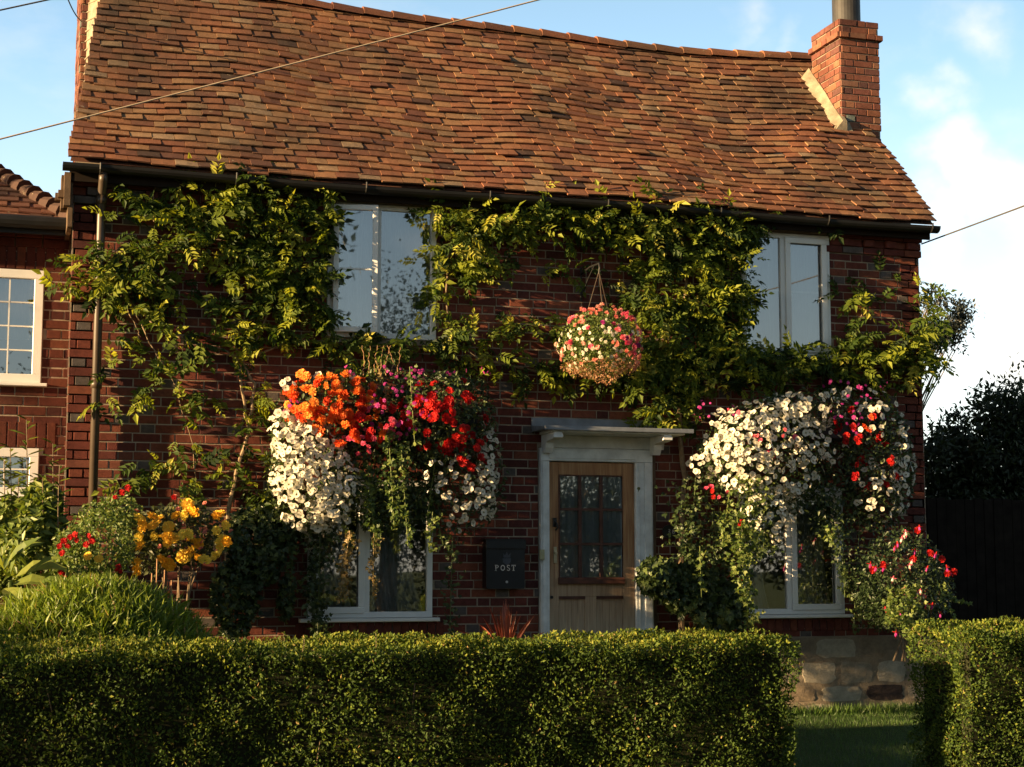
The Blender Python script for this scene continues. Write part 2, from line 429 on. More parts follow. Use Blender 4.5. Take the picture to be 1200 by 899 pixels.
def blades(nb, x, y, z, h, lean, mat_r):
    n = len(x); d = np.stack([rng.normal(0, lean, n), rng.normal(0, lean, n), np.ones(n)], 1)
    nb.inst(BLADE_V, BLADE_F, np.stack([x, y, z], 1), d, rv(n), h, mat_r)
nb = NB(); n = 60000
gx = rng.uniform(4.0, 9.5, n); gy = rng.uniform(8.6, 13.78, n)
patch = .5+.25*np.sin(gx*3.1+gy*2.3)*np.sin(gy*4.7-gx)+rng.uniform(-.35,.35,n)
blades(nb, gx, gy, np.full(n, GZ-.004), rng.uniform(.022,.05,n), .35, np.clip(patch*.8,0,1))
n = 2500; gx = rng.uniform(5.9, 8.6, n); gy = rng.uniform(13.55, 13.78, n)
blades(nb, gx, gy, np.full(n, GZ-.004), rng.uniform(.06,.13,n), .4, rng.uniform(.4,1,n))
nb.build('lawn_grass', GRASSM, label='short green lawn grass in front of the stone plinth', cat='grass', kind='stuff')

# ================================================================== COTTAGE
X0, X1 = .50, 8.55
WT = 4.70
HOLES = [(2.655,3.64,3.44,4.64), (6.62,7.56,3.44,4.63), (2.52,3.62,1.015,2.2), (6.55,7.64,1.01,2.2), (4.60,5.69,GZ,2.52)]
house = thing('cottage', (4.5, FY, GZ), 'red brick cottage with steep clay tiled roof, white windows and a wooden front door', 'house')

def bricks(nb, x0, x1, z0, z1, y, holes, course=.0765, st=.235, hd=.12, frame=None, jit=.004, heads=.55, depth=.05, soldier=True):
    """brick faces on the plane Y=y (front towards -Y); frame maps local points to the world"""
    k = 0; z = z0
    while z < z1-.02:
        zt = min(z+course, z1)
        iv = [(x0, x1)]
        for (a, b, c, d) in holes:
            if z+.01 < d and zt-.01 > c:
                niv = []
                for (p, q) in iv:
                    if b <= p or a >= q: niv.append((p, q)); continue
                    if a > p: niv.append((p, a))
                    if b < q: niv.append((b, q))
                iv = niv
        for (p, q) in iv:
            x = p-(0 if k % 2 else (st+hd)/2) - (.03 if k % 3 == 0 else 0); j = 0
            while x < q-.01:
                w = st if j % 2 == 0 else hd
                w *= random.uniform(.96, 1.04)
                a = max(x, p); b = min(x+w, q)
                if b-a > .03:
                    r = random.uniform(0, .9)**1.0
                    if j % 2 == 1 and random.random() < heads*.42: r = random.uniform(.93, 1)
                    if random.random() < .08: r = random.uniform(0,.12)
                    pr = random.uniform(-jit, jit)
                    g = .005
                    sub = NB() if frame else nb
                    c = random.uniform(.002,.005)
                    sub.cbox(a+g, b-g, y-.006+pr, y+depth, z+g+random.uniform(-.0015,.002), zt-g+random.uniform(-.0015,.0015), c, r)
                    if frame:
                        nb.add(frame(sub.V[0]), [tuple(f) for f in sub.F[0][0].tolist()], r)
                x += w; j += 1
        z += course; k += 1

def cellwall(nb, x0, x1, z0, z1, y0, y1, holes):
    xs = sorted({x0, x1, *[h[0] for h in holes], *[h[1] for h in holes]}); zs = sorted({z0, z1, *[h[2] for h in holes], *[h[3] for h in holes]})
    xs = [x for x in xs if x0 <= x <= x1]; zs = [z for z in zs if z0 <= z <= z1]
    def solid(i, j):
        if i < 0 or j < 0 or i >= len(xs)-1 or j >= len(zs)-1: return False
        cx = (xs[i]+xs[i+1])/2; cz = (zs[j]+zs[j+1])/2
        return not any(h[0] < cx < h[1] and h[2] < cz < h[3] for h in holes)
    for i in range(len(xs)-1):
        for j in range(len(zs)-1):
            if not solid(i, j): continue
            a, b, c, d = xs[i], xs[i+1], zs[j], zs[j+1]
            v = [(a,y0,c),(b,y0,c),(b,y0,d),(a,y0,d),(a,y1,c),(b,y1,c),(b,y1,d),(a,y1,d)]
            f = [(0,1,2,3),(7,6,5,4)]
            if not solid(i-1, j): f.append((0,3,7,4))
            if not solid(i+1, j): f.append((1,5,6,2))
            if not solid(i, j-1): f.append((0,4,5,1))
            if not solid(i, j+1): f.append((3,2,6,7))
            nb.add(v, f, .5)

# front wall: mortar backing plus every brick face
PL = .80            # top of the stone plinth
HB = [(h[0]-.0, h[1]+.0, h[2]-.0, h[3]+.0) for h in HOLES]
nb = NB(); cellwall(nb, X0+.012, X1-.012, 0, WT, FY, FY+.24, HOLES)
wall = nb.build('front_wall', MORTAR, house)
nb = NB(); bricks(nb, X0, X1, PL, 4.47, FY, HB)
# old patch of brighter, proud bricks beside the downpipe and the cornice under the gutter
z = 4.47
for row, (pr, hgt) in enumerate([(.03,.07),(.02,.075),(.055,.075)]):
    x = X0-.01*row
    while x < X1+.01:
        w = .118 if row == 1 else .225
        if not any(h[0]-.02 < x+w/2 < h[1]+.02 and z < h[3]-.01 for h in HOLES):
            pp = pr+(.035 if (row == 1 and int(round(x/.118)) % 2) else 0)
            nb.cbox(x+.004, min(x+w, X1+.02)-.004, FY-pp+random.uniform(-.003,.003), FY+.05, z+.004, z+hgt-.003, .005, random.uniform(.1,.75) if random.random() > .15 else .97)
        x += w
    z += hgt
nb.build('brickwork', BRICK, wall)
# gables run slightly out of square: left one leans in towards the back
def wallquad(name, a, b, z1, mat, top=None):
    nb = NB(); d = unit(np.array([b[0]-a[0], b[1]-a[1], 0])); nn = np.array([d[1], -d[0], 0])*.1
    A = np.array([a[0], a[1], 0]); B = np.array([b[0], b[1], 0])
    pts = [A+[0,0,0], B+[0,0,0], B+[0,0,z1]]+([np.array([*top, 1.0])*[1,1,0]+[0,0,top[2]]] if top is not None and False else [])+[A+[0,0,z1]]
    v = pts+[p-nn for p in pts]; n = len(pts)
    nb.add(v, [tuple(range(n)), tuple(range(n, 2*n))[::-1]]+[(i, n+i, n+(i+1) % n, (i+1) % n) for i in range(n)], .5)
    return nb
def gable(name, pf, pm, pb, zr, inward):
    """pentagon wall: front corner, ridge foot, back corner"""
    nb = NB()
    pts = [(pf[0],pf[1],0),(pb[0],pb[1],0),(pb[0],pb[1],WT),(pm[0],pm[1],zr),(pf[0],pf[1],WT)]
    v = [np.array(p, float) for p in pts]; v += [p+np.array([inward,0,0]) for p in v]; n = 5
    nb.add(v, [tuple(range(n)), tuple(range(n, 2*n))[::-1]]+[(i, n+i, n+(i+1) % n, (i+1) % n) for i in range(n)], .5)
    w = nb.build(name, MORTAR, house)
    b = NB(); L = math.dist(pf, pb); d = np.array([pb[0]-pf[0], pb[1]-pf[1], 0])/L
    out = np.array([-1 if inward > 0 else 1, 0, 0])
    yr = pm[1]
    def fr(V):
        V = np.asarray(V); s = V[:,0]; o = -V[:,1]
        return np.array([pf[0], pf[1], 0])+s[:,None]*d+V[:,2][:,None]*np.array([0,0,1.])+o[:,None]*out
    z = PL-.3
    while z < zr-.15:
        lim0 = 0.03; lim1 = L
        if z > WT-.1:
            fr_ = (z+.08-WT)/(zr-WT); lim0 = fr_*L/2+.02; lim1 = L-fr_*L/2-.02
        bricks(b, lim0, lim1, z, z+.0765, 0.0, [], frame=fr)
        z += .0765
    b.build('brickwork', BRICK, w)
    return w
RY0, RY1 = 13.58, 15.80
gable('gable_wall', (X0, FY+.0), (.80, RY1), (1.0, 18.1), 7.0, .2)
gable('gable_wall', (X1, FY+.0), (X1, RY1), (X1, 18.1), 7.0, -.2)
nb = NB(); nb.box(1.0, X1, 18.1, 18.3, 0, WT); nb.build('rear_wall', MORTAR, house)
nb = NB(); nb.box(X0+.45, X1-.22, FY+.30, 18.0, 2.42, 2.56); nb.box(X0+.45, X1-.22, FY+.30, 18.0, .12, .2)
nb.box(X0+.45, X1-.22, 15.9, 16.0, .2, 4.7); nb.box(4.3, 4.4, FY+.3, 15.9, .2, 4.7); nb.box(X0+.45, X1-.22, FY+.30, 18.0, 4.72, 4.76)
nb.build('interior_partition', PLASTER, house)

# stone plinth
nb = NB()
def stone(nb, x0, x1, z0, z1, y, r):
    # rounded irregular block
    n = 20; cx, cz = (x0+x1)/2, (z0+z1)/2; a, b = (x1-x0)/2, (z1-z0)/2
    out = []
    for k in range(n):
        t = 2*math.pi*(k+.5)/n; c, s_ = math.cos(t), math.sin(t); e = 7
        rr = (abs(c)**e+abs(s_)**e)**(-1/e)*random.uniform(.86, 1.02)
        out.append((c*rr, s_*rr))
    V = [(cx+u*a, y+.06, cz+v*b) for u, v in out]+[(cx+u*a*.985, y+.004, cz+v*b*.985) for u, v in out]+[(cx+u*a*.9, y-random.uniform(.004,.010), cz+v*b*.90) for u, v in out]+[(cx, y-random.uniform(.006,.016), cz)]
    F = []
    for k in range(n):
        k2 = (k+1) % n; F += [(k, k2, n+k2, n+k), (n+k, n+k2, 2*n+k2, 2*n+k), (2*n+k, 2*n+k2, 3*n)]
    nb.add(V, F, r); stone_f.append((F, r))
stone_f = []
z = .0
hs = [.19,.16,.24,.21]
for i, h in enumerate(hs):
    x = X0
    while x < X1-.05:
        w = random.uniform(.2, .52) 
        xb = min(x+w, X1)
        if not (x < 5.66 and xb > 4.62): stone(nb, x+.004, xb-.004, z+.003+random.uniform(-.006,.012), z+h-.003+random.uniform(-.012,.006), FY-.018, random.uniform(.2,1) if random.random() > .05 else random.uniform(0,.15))
        x = xb
    z += h
for a_, b_ in ((0, 4.62), (5.66, 9)):
    pn = NB()
    for v_, f_ in zip(nb.V, stone_f):
        if a_ <= v_[:,0].mean() < b_: pn.add(v_, f_[0], f_[1])
    pn.box(max(X0,a_), min(X1,b_), FY-.0215, FY+.02, 0, .795, .3)
    pn.build('stone_plinth', STONE, house)

# ---- roof
rs = [(at(x, y, RY1)[0], at(x, y, RY1)[2]) for x, y in [(121,-22),(333,1),(400,12),(480,23),(560,32),(640,42),(720,53),(800,62),(880,66),(955,68),(972,70)]]
rxs = np.array([a for a, b in rs]); rzs = np.array([b for a, b in rs])
def Zr(x): return float(np.interp(x, rxs, rzs))
def xl(t): return .43+(rs[0][0]-.43)*t
def xr(t): return 8.63+float(np.interp(t, [0,.2,.42,.58,.72,1], [0,.05,.07,0,-.10,0]))
_ph = rng.uniform(0, 6, 6)
def SR(x, t):
    z0 = 4.785+.012*math.sin(x*1.3+1); zr = Zr(x)
    b = .018*math.sin(x*2.1+t*3+_ph[0])+.012*math.sin(x*4.3-t*5+_ph[1])
    return np.array([x, RY0+(RY1-RY0)*t, z0+(zr-z0)*t-.055*math.sin(math.pi*t)+b*math.sin(math.pi*min(1,t*1.2))])
NRM = unit(np.array([0,-.72,.69])); SL = unit(np.array([0,.69,.72]))
NROW = 29; dt = 1/NROW
roof = thing('roof', (0,0,0), None, None) if False else None
nb = NB()
NX = 24
V = []; F = []
for j in range(13):
    t = j/12
    for i in range(NX+1):
        x = xl(t)+.03+(xr(t)-.06-xl(t))*i/NX; V.append(SR(x, t)-NRM*.02)
for j in range(12):
    for i in range(NX): a = j*(NX+1)+i; F.append((a, a+1, a+NX+2, a+NX+1))
nb.add(V, F, .1)
# rear slope
V = []; F = []
for i in range(NX+1):
    x = xl(1)+(xr(1)-xl(1))*i/NX; V += [(x, RY1, Zr(x)), (x, 18.3, 4.75)]
for i in range(NX): F.append((2*i, 2*i+2, 2*i+3, 2*i+1))
nb.add(V, F, .3)
roof = nb.build('roof', TILE, house)
nb = NB()
for r in range(NROW):
    t0 = r*dt
    a, b = xl(t0), xr(t0); wt = .192
    x = a-(0 if r % 2 else wt*.5)
    while x < b-.02:
        w = wt*random.uniform(.93, 1.07)
        p = max(x, a+random.uniform(-.012,.012)); q = min(x+w, b+random.uniform(-.012,.012))
        if q-p > .04:
            tt = t0+random.uniform(-.005,.004); th = min(tt+dt*1.5, .995)
            lift = .033+random.uniform(-.005,.007); tw = random.uniform(-.003,.003)
            if random.random() < .012: lift += .02; tt -= .012
            g = .0022; T = .014
            xs = [p+g, (p+q)/2, q-g]; cam = [0, random.uniform(.0005,.0025), 0]
            tlt = [-tw, 0, tw]; sk = random.uniform(-.004,.004)
            V = []
            for (tv_, lf) in ((tt, lift), (th, .006)):
                for xi, c_, tl in zip(xs, cam, tlt):
                    base = SR(min(max(xi, a), b), max(tv_, -.004))+SL*(sk*(xi-p)/(q-p))
                    if tv_ < 0: base = base+SL*tv_*3.2
                    V.append(base+NRM*(lf+c_+tl))
            for i in range(6): V.append(V[i]-NRM*T)
            F = [(0,1,4,3),(1,2,5,4),(6,7,1,0),(7,8,2,1),(6,0,3,9),(2,8,11,5),(9,10,7,6),(10,11,8,7)]
            nb.add(V, F, min(1, max(0, random.gauss(.52,.24))))
        x += w
nb.build('roof_tiles', TILE, roof)
nb = NB()
x = xl(1)
while x < 8.3:
    w = random.uniform(.30,.34); V = []; F = []
    for xe, s_ in ((x, 1.0), (x+w-.006, .92)):
        for k in range(9):
            t = math.pi*(k/8)
            V.append((xe, RY1-.125*s_*math.cos(t), Zr(xe)-.05+.105*s_*math.sin(t)+(.008 if s_ == 1 else 0)))
    for k in range(8): F.append((k, k+1, 10+k, 9+k))
    F.append(tuple(range(9))[::-1]); F.append(tuple(range(9,18)))
    nb.add(V, F, random.uniform(.05,.6)); x += w
nb.build('ridge_tile', TILE, roof, smooth=False)

# sunlit mortar verge at the left end
nb = NB(); B = [(100,104),(104,84),(107,66),(111,45),(114,22),(117,2),(120,-20)]; A = [(99,104),(100,84),(101,66),(101,45),(101,22),(101,2),(101,-20)]
ptsB = []; ptsA = []
for i, ((bx, by), (ax, ay)) in enumerate(zip(B, A)):
    tb = .44+.56*i/6; Yb = RY0+(RY1-RY0)*tb
    ptsB.append(at(bx, by, Yb-.05)); ptsA.append(at(ax, ay, 15.9+.05*i))
n = len(B); V = ptsB+ptsA+[p+np.array([.12,.3,-.25]) for p in ptsB]
F = []
for i in range(n-1): F += [(i, i+1, n+i+1, n+i), (2*n+i+1, 2*n+i, n+i, n+i+1), (i+1, i, 2*n+i, 2*n+i+1)]
nb.add(V, F, .5)
for i in range(0, 6):       # stepped bedding courses in the verge
    for u in (.15,.65):
        p = ptsB[i]*(1-u)+ptsB[i+1]*u; q = ptsA[i]*(1-u)+ptsA[i+1]*u
        q = q+(ptsA[min(i+1,6)]-ptsA[i])*-.35
        nb.tube([p+np.array([-.004,-.004,0]), q+np.array([-.01,-.01,0])], .009, 5, .5)
nb.build('verge_mortar', FILLET, roof)
# outer chimney breast on the left gable (its front edge shows as a thin strip)
nb = NB()
cx0 = at(94, 60, 16.0)[0]; cx1 = cx0+.16
nb.box(cx0+.006, cx1, 16.006, 17.0, 4.2, 8.3)
cb = nb.build('chimney_breast', MORTAR, roof)
nb = NB(); bricks(nb, cx0, cx1, 4.2, 8.3, 16.0, [], jit=.006)
def fl(V): V = np.asarray(V); return np.stack([cx0+V[:,1], 17.0-V[:,0], V[:,2]], 1)
bricks(nb, 0, 1.0, 4.2, 8.3, 0, [], frame=fl)
nb.build('chimney_brickwork', CHIM, roof)

# ---- right chimney
pc = at(985,125,14.82)
CY = 14.82
cxa = at(984, 60, CY)[0]; cxb = at(1030, 60, CY)[0]
ctz = at(1005, 24, CY)[2]; cd = .62
nb = NB(); nb.box(cxa+.006, cxb-.006, CY+.006, CY+cd, 4.6, ctz-.01)
nb.add([(cxa+.01,CY+.01,ctz-.01),(cxb-.01,CY+.01,ctz-.01),(cxb-.01,CY+cd-.01,ctz-.01),(cxa+.01,CY+cd-.01,ctz-.01),((cxa+cxb)/2,CY+cd/2,ctz+.09)], [(0,1,4),(1,2,4),(2,3,4),(3,0,4)], .5)
ch = nb.build('chimney', MORTAR, roof)
nb = NB()
lz = at(1005, 47, CY)[2]; lz2 = at(1005, 40, CY)[2]
def fleft(xc):
    def f(V): V = np.asarray(V); return np.stack([xc+V[:,1], CY+cd-V[:,0], V[:,2]], 1)
    return f
def fright(xc):
    def f(V): V = np.asarray(V); return np.stack([xc-V[:,1], CY+V[:,0], V[:,2]], 1)
    return f
random.seed(11)
def stack(z0, z1, o):
    bricks(nb, cxa-o, cxb+o, z0, z1, CY-o, [], jit=.003, heads=.1, st=.215, hd=.105, course=.075)
    bricks(nb, -o, cd+o, z0, z1, 0, [], frame=fleft(cxa-o), jit=.003, heads=.1, st=.215, hd=.105, course=.075)
    bricks(nb, -o, cd+o, z0, z1, 0, [], frame=fright(cxb+o), jit=.003, heads=.1, st=.215, hd=.105, course=.075)
k = int((lz-4.6)/.075); zs = lz-k*.075
stack(zs, lz-.001, 0); stack(lz, lz2+.001, .035); stack(lz2+.002, ctz+.0, .0)
nb.build('chimney_brickwork', CHIM, roof)
nb = NB()   # sloping mortar flaunching where the stack meets the tiles
V = []; m_ = 9
for i in range(m_):
    u = i/(m_-1); y = CY-.07+(cd+.1)*u; t = (y-RY0)/(RY1-RY0); base = SR(cxa-.1, min(t,1))[2]
    V += [(cxa-.085-random.uniform(0,.04), y, base+.035), (cxa-.02, y, base+.15+random.uniform(-.012,.012)), (cxa+.03, y, base+.14), (cxa+.03, y, base-.1)]
F = []
for i in range(m_-1):
    a = i*4
    for k_ in range(3): F.append((a+k_, a+k_+1, a+k_+5, a+k_+4))
F += [(0,3,2,1), ((m_-1)*4, (m_-1)*4+1, (m_-1)*4+2, (m_-1)*4+3)]
nb.add(V, F, .5)
tb = (CY-RY0)/(RY1-RY0); bz = SR(cxa, tb)[2]
nb.add([(cxa-.12,CY-.07,bz-.03),(cxa+.10,CY-.07,bz-.04),(cxa+.10,CY+.02,bz+.10),(cxa-.02,CY+.02,bz+.14),(cxa-.02,CY-.012,bz+.11),(cxa+.09,CY-.012,bz+.07)], [(0,1,5,4),(4,5,2,3)], .5)
nb.build('flaunching', FILLET, roof)
fx = (at(977,10,CY+.3)[0]+at(1006,10,CY+.3)[0])/2; fr_ = (at(1006,10,CY+.3)[0]-at(977,10,CY+.3)[0])/2
nb = NB(); nb.tube([(fx,CY+.3,ctz+.02),(fx,CY+.3,ctz+.05),(fx,CY+.3,ctz+1.0)], [fr_*1.02, fr_, fr_], 28)
nb.tube([(fx,CY+.3,ctz+1.05),(fx,CY+.3,ctz+1.2)], [fr_*1.35, fr_*.3], 28)
nb.build('chimney_flue', FLUE, roof, smooth=False)

# ---- gutter, fascia, rafter ends, downpipe
nb = NB()
gL, gR = .40, 8.63; gy = FY-.225; gz = 4.745; n = 40; V = []; F = []
for i in range(n+1):
    x = gL+(gR-gL)*i/n; zz = gz+.010*math.sin(x*1.3+1)
    for rad in (.062, .055):
        for k in range(9):
            t = math.pi+math.pi*k/8
            V.append((x, gy+rad*math.cos(t), zz+rad*math.sin(t)))
for i in range(n):
    a = i*18
    for k in range(8): F += [(a+k, a+k+1, a+18+k+1, a+18+k), (a+9+k+1, a+9+k, a+27+k, a+27+k+1)]
    F += [(a, a+18, a+27, a+9), (a+8, a+17, a+35, a+26)]
F += [tuple(range(9)), tuple(n*18+k for k in range(9))[::-1]]
nb.add(V, F, .5)
for x in np.arange(.7, 8.6, 1.12):
    nb.tube([(x, gy-.066, gz+.02)]+[(x, gy+.068*math.cos(t), gz+.068*math.sin(t)) for t in np.linspace(math.pi, 2*math.pi, 8)], .008, 5)
nb.build('gutter', BLACK, house)
nb = NB(); nb.box(X0-.04, X1+.04, FY-.155, FY-.13, 4.63, 4.76); nb.box(X0-.04, X1+.04, FY-.128, FY-.06, 4.69, 4.71)
nb.build('fascia_board', plain('dark stained board', (.02,.015,.012), .9, .05), house)
nb = NB()
for (x, y, a) in [(.42, FY+.0, 0), (.40, FY+.12, .02)]:
    nb.box(x, x+.05, y-.16, y+.02, 4.42, 4.70); nb.box(x-.045, x+.02, y-.1, y-.04, 4.5, 4.56)
nb.box(.455, .492, FY-.12, FY+.5, 4.25, 4.7)
nb.build('barge_board', RAFT, house)
nb = NB(); dx = .727; dy = FY-.075
nb.tube([(dx,gy,gz-.05),(dx,gy,gz-.1),(dx,dy,gz-.2),(dx,dy,4.3),(dx-.002,dy,.15)], .036, 16)
for z in (4.5, 2.95, 1.9): nb.tube([(dx,dy,z-.035),(dx,dy,z+.035)], .046, 16)
nb.build('downpipe', BROWNP, house, smooth=True)

# ---- windows
def frame_rect(nb, x0, x1, z0, z1, y0, y1, w, wb=None, c=.004):
    wb = wb or w
    nb.cbox(x0, x0+w, y0, y1, z0+wb, z1-w, c); nb.cbox(x1-w, x1, y0, y1, z0+wb, z1-w, c)
    nb.cbox(x0, x1, y0, y1, z0, z0+wb, c); nb.cbox(x0, x1, y0, y1, z1-w, z1, c)
def curtain(x0, x1, z0, z1, y, parent, amp=.03, f=55, gather=0, seed=0):
    nb = NB(); nx = 90; V = []; F = []; nz = 10
    for j in range(nz+1):
        u = j/nz
        for i in range(nx+1):
            s_ = i/nx; x = x0+(x1-x0)*s_
            if gather: x = x0+(x1-x0)*s_*(1-gather*math.sin(math.pi*u)*.35)
            V.append((x, y+amp*math.sin(s_*f*(x1-x0)+seed)+amp*.5*math.sin(s_*f*2.3*(x1-x0)+u*1.5+seed), z0+(z1-z0)*u))
    for j in range(nz):
        for i in range(nx): a = j*(nx+1)+i; F.append((a, a+1, a+nx+2, a+nx+1))
    nb.add(V, F, .5); return nb.build('curtain', CURT, parent, smooth=True)
def window(h, sash, bar, label, open_left=False, full=False, sill=True, midx=None):
    x0, x1, z0, z1 = h; y = FY-.022; m = midx or (x0+x1)/2
    nb = NB(); frame_rect(nb, x0+.002, x1-.002, z0+.002, z1-.002, y, y+.07, .05)
    nb.cbox(m-.03, m+.03, y+.001, y+.069, z0+.052, z1-.052, .004)
    nb.box(x0+.08, x0+.10, y-.003, y+.01, z0+.02, z0+.03); 
    w = nb.build('window', UPVC, house, label=label)
    for (a, b, is_s) in ((x0+.052, m-.03, sash == 'L'), (m+.03, x1-.052, sash == 'R')):
        za, zb = z0+.052, z1-.052
        if is_s and open_left:      # casement standing slightly open, hinged on its left
            nb = NB(); W = b-a+.02; frame_rect(nb, 0, W, 0, zb-za+.03, 0, .05, .048)
            g = NB(); g.add([(.045,.02,.045),(W-.045,.02,.045),(W-.045,.02,zb-za-.015),(.045,.02,zb-za-.015)], [(0,1,2,3)])
            gb = NB(); gb.box(.045, W-.045, .012, .03, (zb-za)*.50, (zb-za)*.50+.018)
            ang = R(-11); ca, sa = math.cos(ang), math.sin(ang); org = np.array([a-.01, y-.052, za-.015])
            def rot(B_):
                B_.V = [np.stack([v[:,0]*ca-v[:,1]*sa, v[:,0]*sa+v[:,1]*ca, v[:,2]], 1)+org for v in B_.V]; return B_
            s_ = rot(nb).build('sash', UPVC, w); rot(g).build('pane', GLASS, w); rot(gb).build('glazing_bar', UPVC, w)
            continue
        if is_s:
            nb = NB(); frame_rect(nb, a-.012, b+.012, za-.012, zb+.012, y-.018, y-.002, .055); 
            frame_rect(nb, a+.002, b-.002, za+.002, zb-.002, y+.0, y+.045, .03)
            nb.build('sash', UPVC, w); pa, pb, pz0, pz1 = a+.03, b-.03, za+.03, zb-.03
        else: pa, pb, pz0, pz1 = a-.005, b+.005, za-.005, zb+.005
        nb = NB(); nb.add([(pa,y+.025,pz0),(pb,y+.025,pz0),(pb,y+.025,pz1),(pa,y+.025,pz1)], [(0,1,2,3)])
        nb.build('pane', GLASS, w)
        if bar: nb = NB(); nb.box(pa, pb, y+.03, y+.045, bar-.008, bar+.008); nb.build('glazing_bar', UPVC, w)
    if sill:
        nb = NB(); nb.cbox(x0-.07, x1+.05, FY-.09, FY+.02, z0-.032, z0-.001, .006); nb.build('window_sill', UPVC, w)
    return w
w1 = window(HOLES[0], 'L', 4.08, 'upstairs window beside the left climber, its left casement slightly open', open_left=True, midx=3.105, sill=False)
w2 = window(HOLES[1], 'R', 4.07, 'upstairs window on the right reflecting pale sky', midx=7.06)
w3 = window(HOLES[2], 'L', 1.87, 'downstairs window under the orange and red flowers', midx=3.03)
w4 = window(HOLES[3], 'R', 1.86, 'downstairs window under the white flowers on the right', midx=7.07)
curtain(2.7, 3.12, 3.46, 4.6, FY+.12, w1, .02, 60, .2); curtain(3.14, 3.62, 3.46, 4.6, FY+.11, w1, .02, 60, 0, 2)
curtain(6.64, 7.55, 3.46, 4.6, FY+.085, w2, .012, 60)
curtain(2.55, 2.95, 1.03, 2.2, FY+.16, w3, .02, 60, .5, 1); curtain(3.1, 3.6, 1.03, 2.2, FY+.15, w3, .02, 60, .8, 3)
curtain(6.6, 6.95, 1.03, 2.2, FY+.16, w4, .02, 60, .8, 4); curtain(7.15, 7.62, 1.03, 2.2, FY+.16, w4, .02, 60, .5, 5)
nb = NB()       # header course above the openings and sills
for h in HOLES[2:4]:
    nb = NB()
    for x in np.arange(h[0]-.1, h[1]+.08, .077): nb.cbox(x+.004, x+.073, FY-.014, FY+.04, h[2]-.155, h[2]-.04, .005, random.uniform(0,.7))
    nb.build('header_course', BRICK, wall)
for h in (HOLES[2], HOLES[3]):
    nb = NB()
    for x in np.arange(h[0]-.06, h[1]+.06, .077): nb.cbox(x+.004, x+.073, FY-.014, FY+.04, h[3]+.004, h[3]+.22, .005, random.uniform(0,.7))
    nb.build('header_course', BRICK, wall)

# ---- door
fx0, fx1, fz1 = 4.605, 5.685, 2.515
nb = NB()
nb.cbox(fx0, 4.688, FY-.05, FY+.1, GZ+.03, 2.395, .005); nb.cbox(5.515, fx1, FY-.05, FY+.1, GZ+.03, 2.395, .005)
nb.cbox(fx0, fx1, FY-.05, FY+.1, 2.397, fz1, .005)
nb.cbox(5.545, 5.552, FY-.058, FY-.051, GZ+.03, 2.395, .001); nb.cbox(5.60, 5.67, FY-.062, FY-.051, GZ+.03, 2.395, .003)
nb.cbox(4.62, 4.66, FY-.060, FY-.051, GZ+.03, 2.395, .003); nb.cbox(4.68, 5.52, FY-.060, FY-.051, 2.42, 2.50, .003)
dfm = nb.build('door_frame', WPAINT, house)
nb = NB(); nb.box(fx1+.003, fx1+.035, FY-.03, FY+.05, GZ+.1, 2.52); nb.build('timber_batten', RAFT, house)
nb = NB(); nb.cbox(4.45, 5.8, FY-.35, FY+.0-.02, GZ-.02, GZ+.03, .01); nb.build('door_step', STONE, house)
door = None
dx0, dx1, dz0, dz1 = 4.69, 5.513, GZ+.035, 2.39; yd = FY-.015
nb = NB(); st_ = .095
nb.cbox(dx0, dx0+st_, yd, yd+.045, dz0, dz1, .003); nb.cbox(dx1-st_-.02, dx1, yd, yd+.045, dz0, dz1, .003)
gx0, gx1 = dx0+st_, dx1-st_-.02; gz0, gz1 = at(690,678,FY)[2], at(690,557,FY)[2]
nb.cbox(gx0, gx1, yd+.001, yd+.044, gz1, dz1, .003)
nb.cbox(gx0, gx1, yd+.001, yd+.044, gz0-.16, gz0, .003); nb.cbox(gx0, gx1, yd+.001, yd+.044, dz0, dz0+.2, .003)
mx_ = (gx0+gx1)/2; nb.cbox(mx_-.06, mx_+.05, yd+.001, yd+.044, dz0+.2, gz0-.16, .003)
pz1 = gz0-.16
door = nb.build('front_door', WOOD, house, label='stripped pine door with nine small panes')
nb = NB(); 
for a, b in ((gx0, mx_-.06), (mx_+.05, gx1)):
    n_ = 4
    for i in range(n_): w_ = (b-a)/n_; nb.cbox(a+w_*i+.001, a+w_*(i+1)-.001, yd+.014, yd+.03, dz0+.2, pz1, .002)
nb.build('door_panel', WOOD, door)
nb = NB()
for a, b in ((gx0, mx_-.06), (mx_+.05, gx1)): nb.box(a, b, yd-.006, yd+.013, pz1-.022, pz1+.004)
for k in (0,1,2,3):
    xx = gx0+(gx1-gx0)*k/3; nb.box(xx-(.014 if 0<k<3 else .0), xx+(.014 if 0<k<3 else .012)-(.012 if k==3 else 0)+.0005, yd-.004, yd+.03, gz0+.002, gz1-.002)
for k in (0,1,2,3):
    zz = gz0+(gz1-gz0)*k/3; nb.box(gx0+.001, gx1-.001, yd-.002, yd+.028, zz-(.011 if k else 0), zz+(.011 if k<3 else 0))
nb.cbox(gx0-.01, gx1+.01, yd-.035, yd-.0045, gz0-.05, gz0+.008, .006)
nb.build('glazing_bar', WOODDK, door)
for i in range(3):
    for j in range(3):
        a = gx0+(gx1-gx0)*i/3+.012; b = gx0+(gx1-gx0)*(i+1)/3-.012; c = gz0+(gz1-gz0)*j/3+.010; d = gz0+(gz1-gz0)*(j+1)/3-.010
        nb = NB(); nb.add([(a,yd+.012,c),(b,yd+.012,c),(b,yd+.012,d),(a,yd+.012,d)], [(0,1,2,3)]); nb.build('pane', GLASS, door)
cu = curtain(gx0, gx1, gz0-.02, gz1+.02, yd+.032, door, .008, 110)
nb = NB(); p = at(658,634,yd); q = at(659,658,yd)
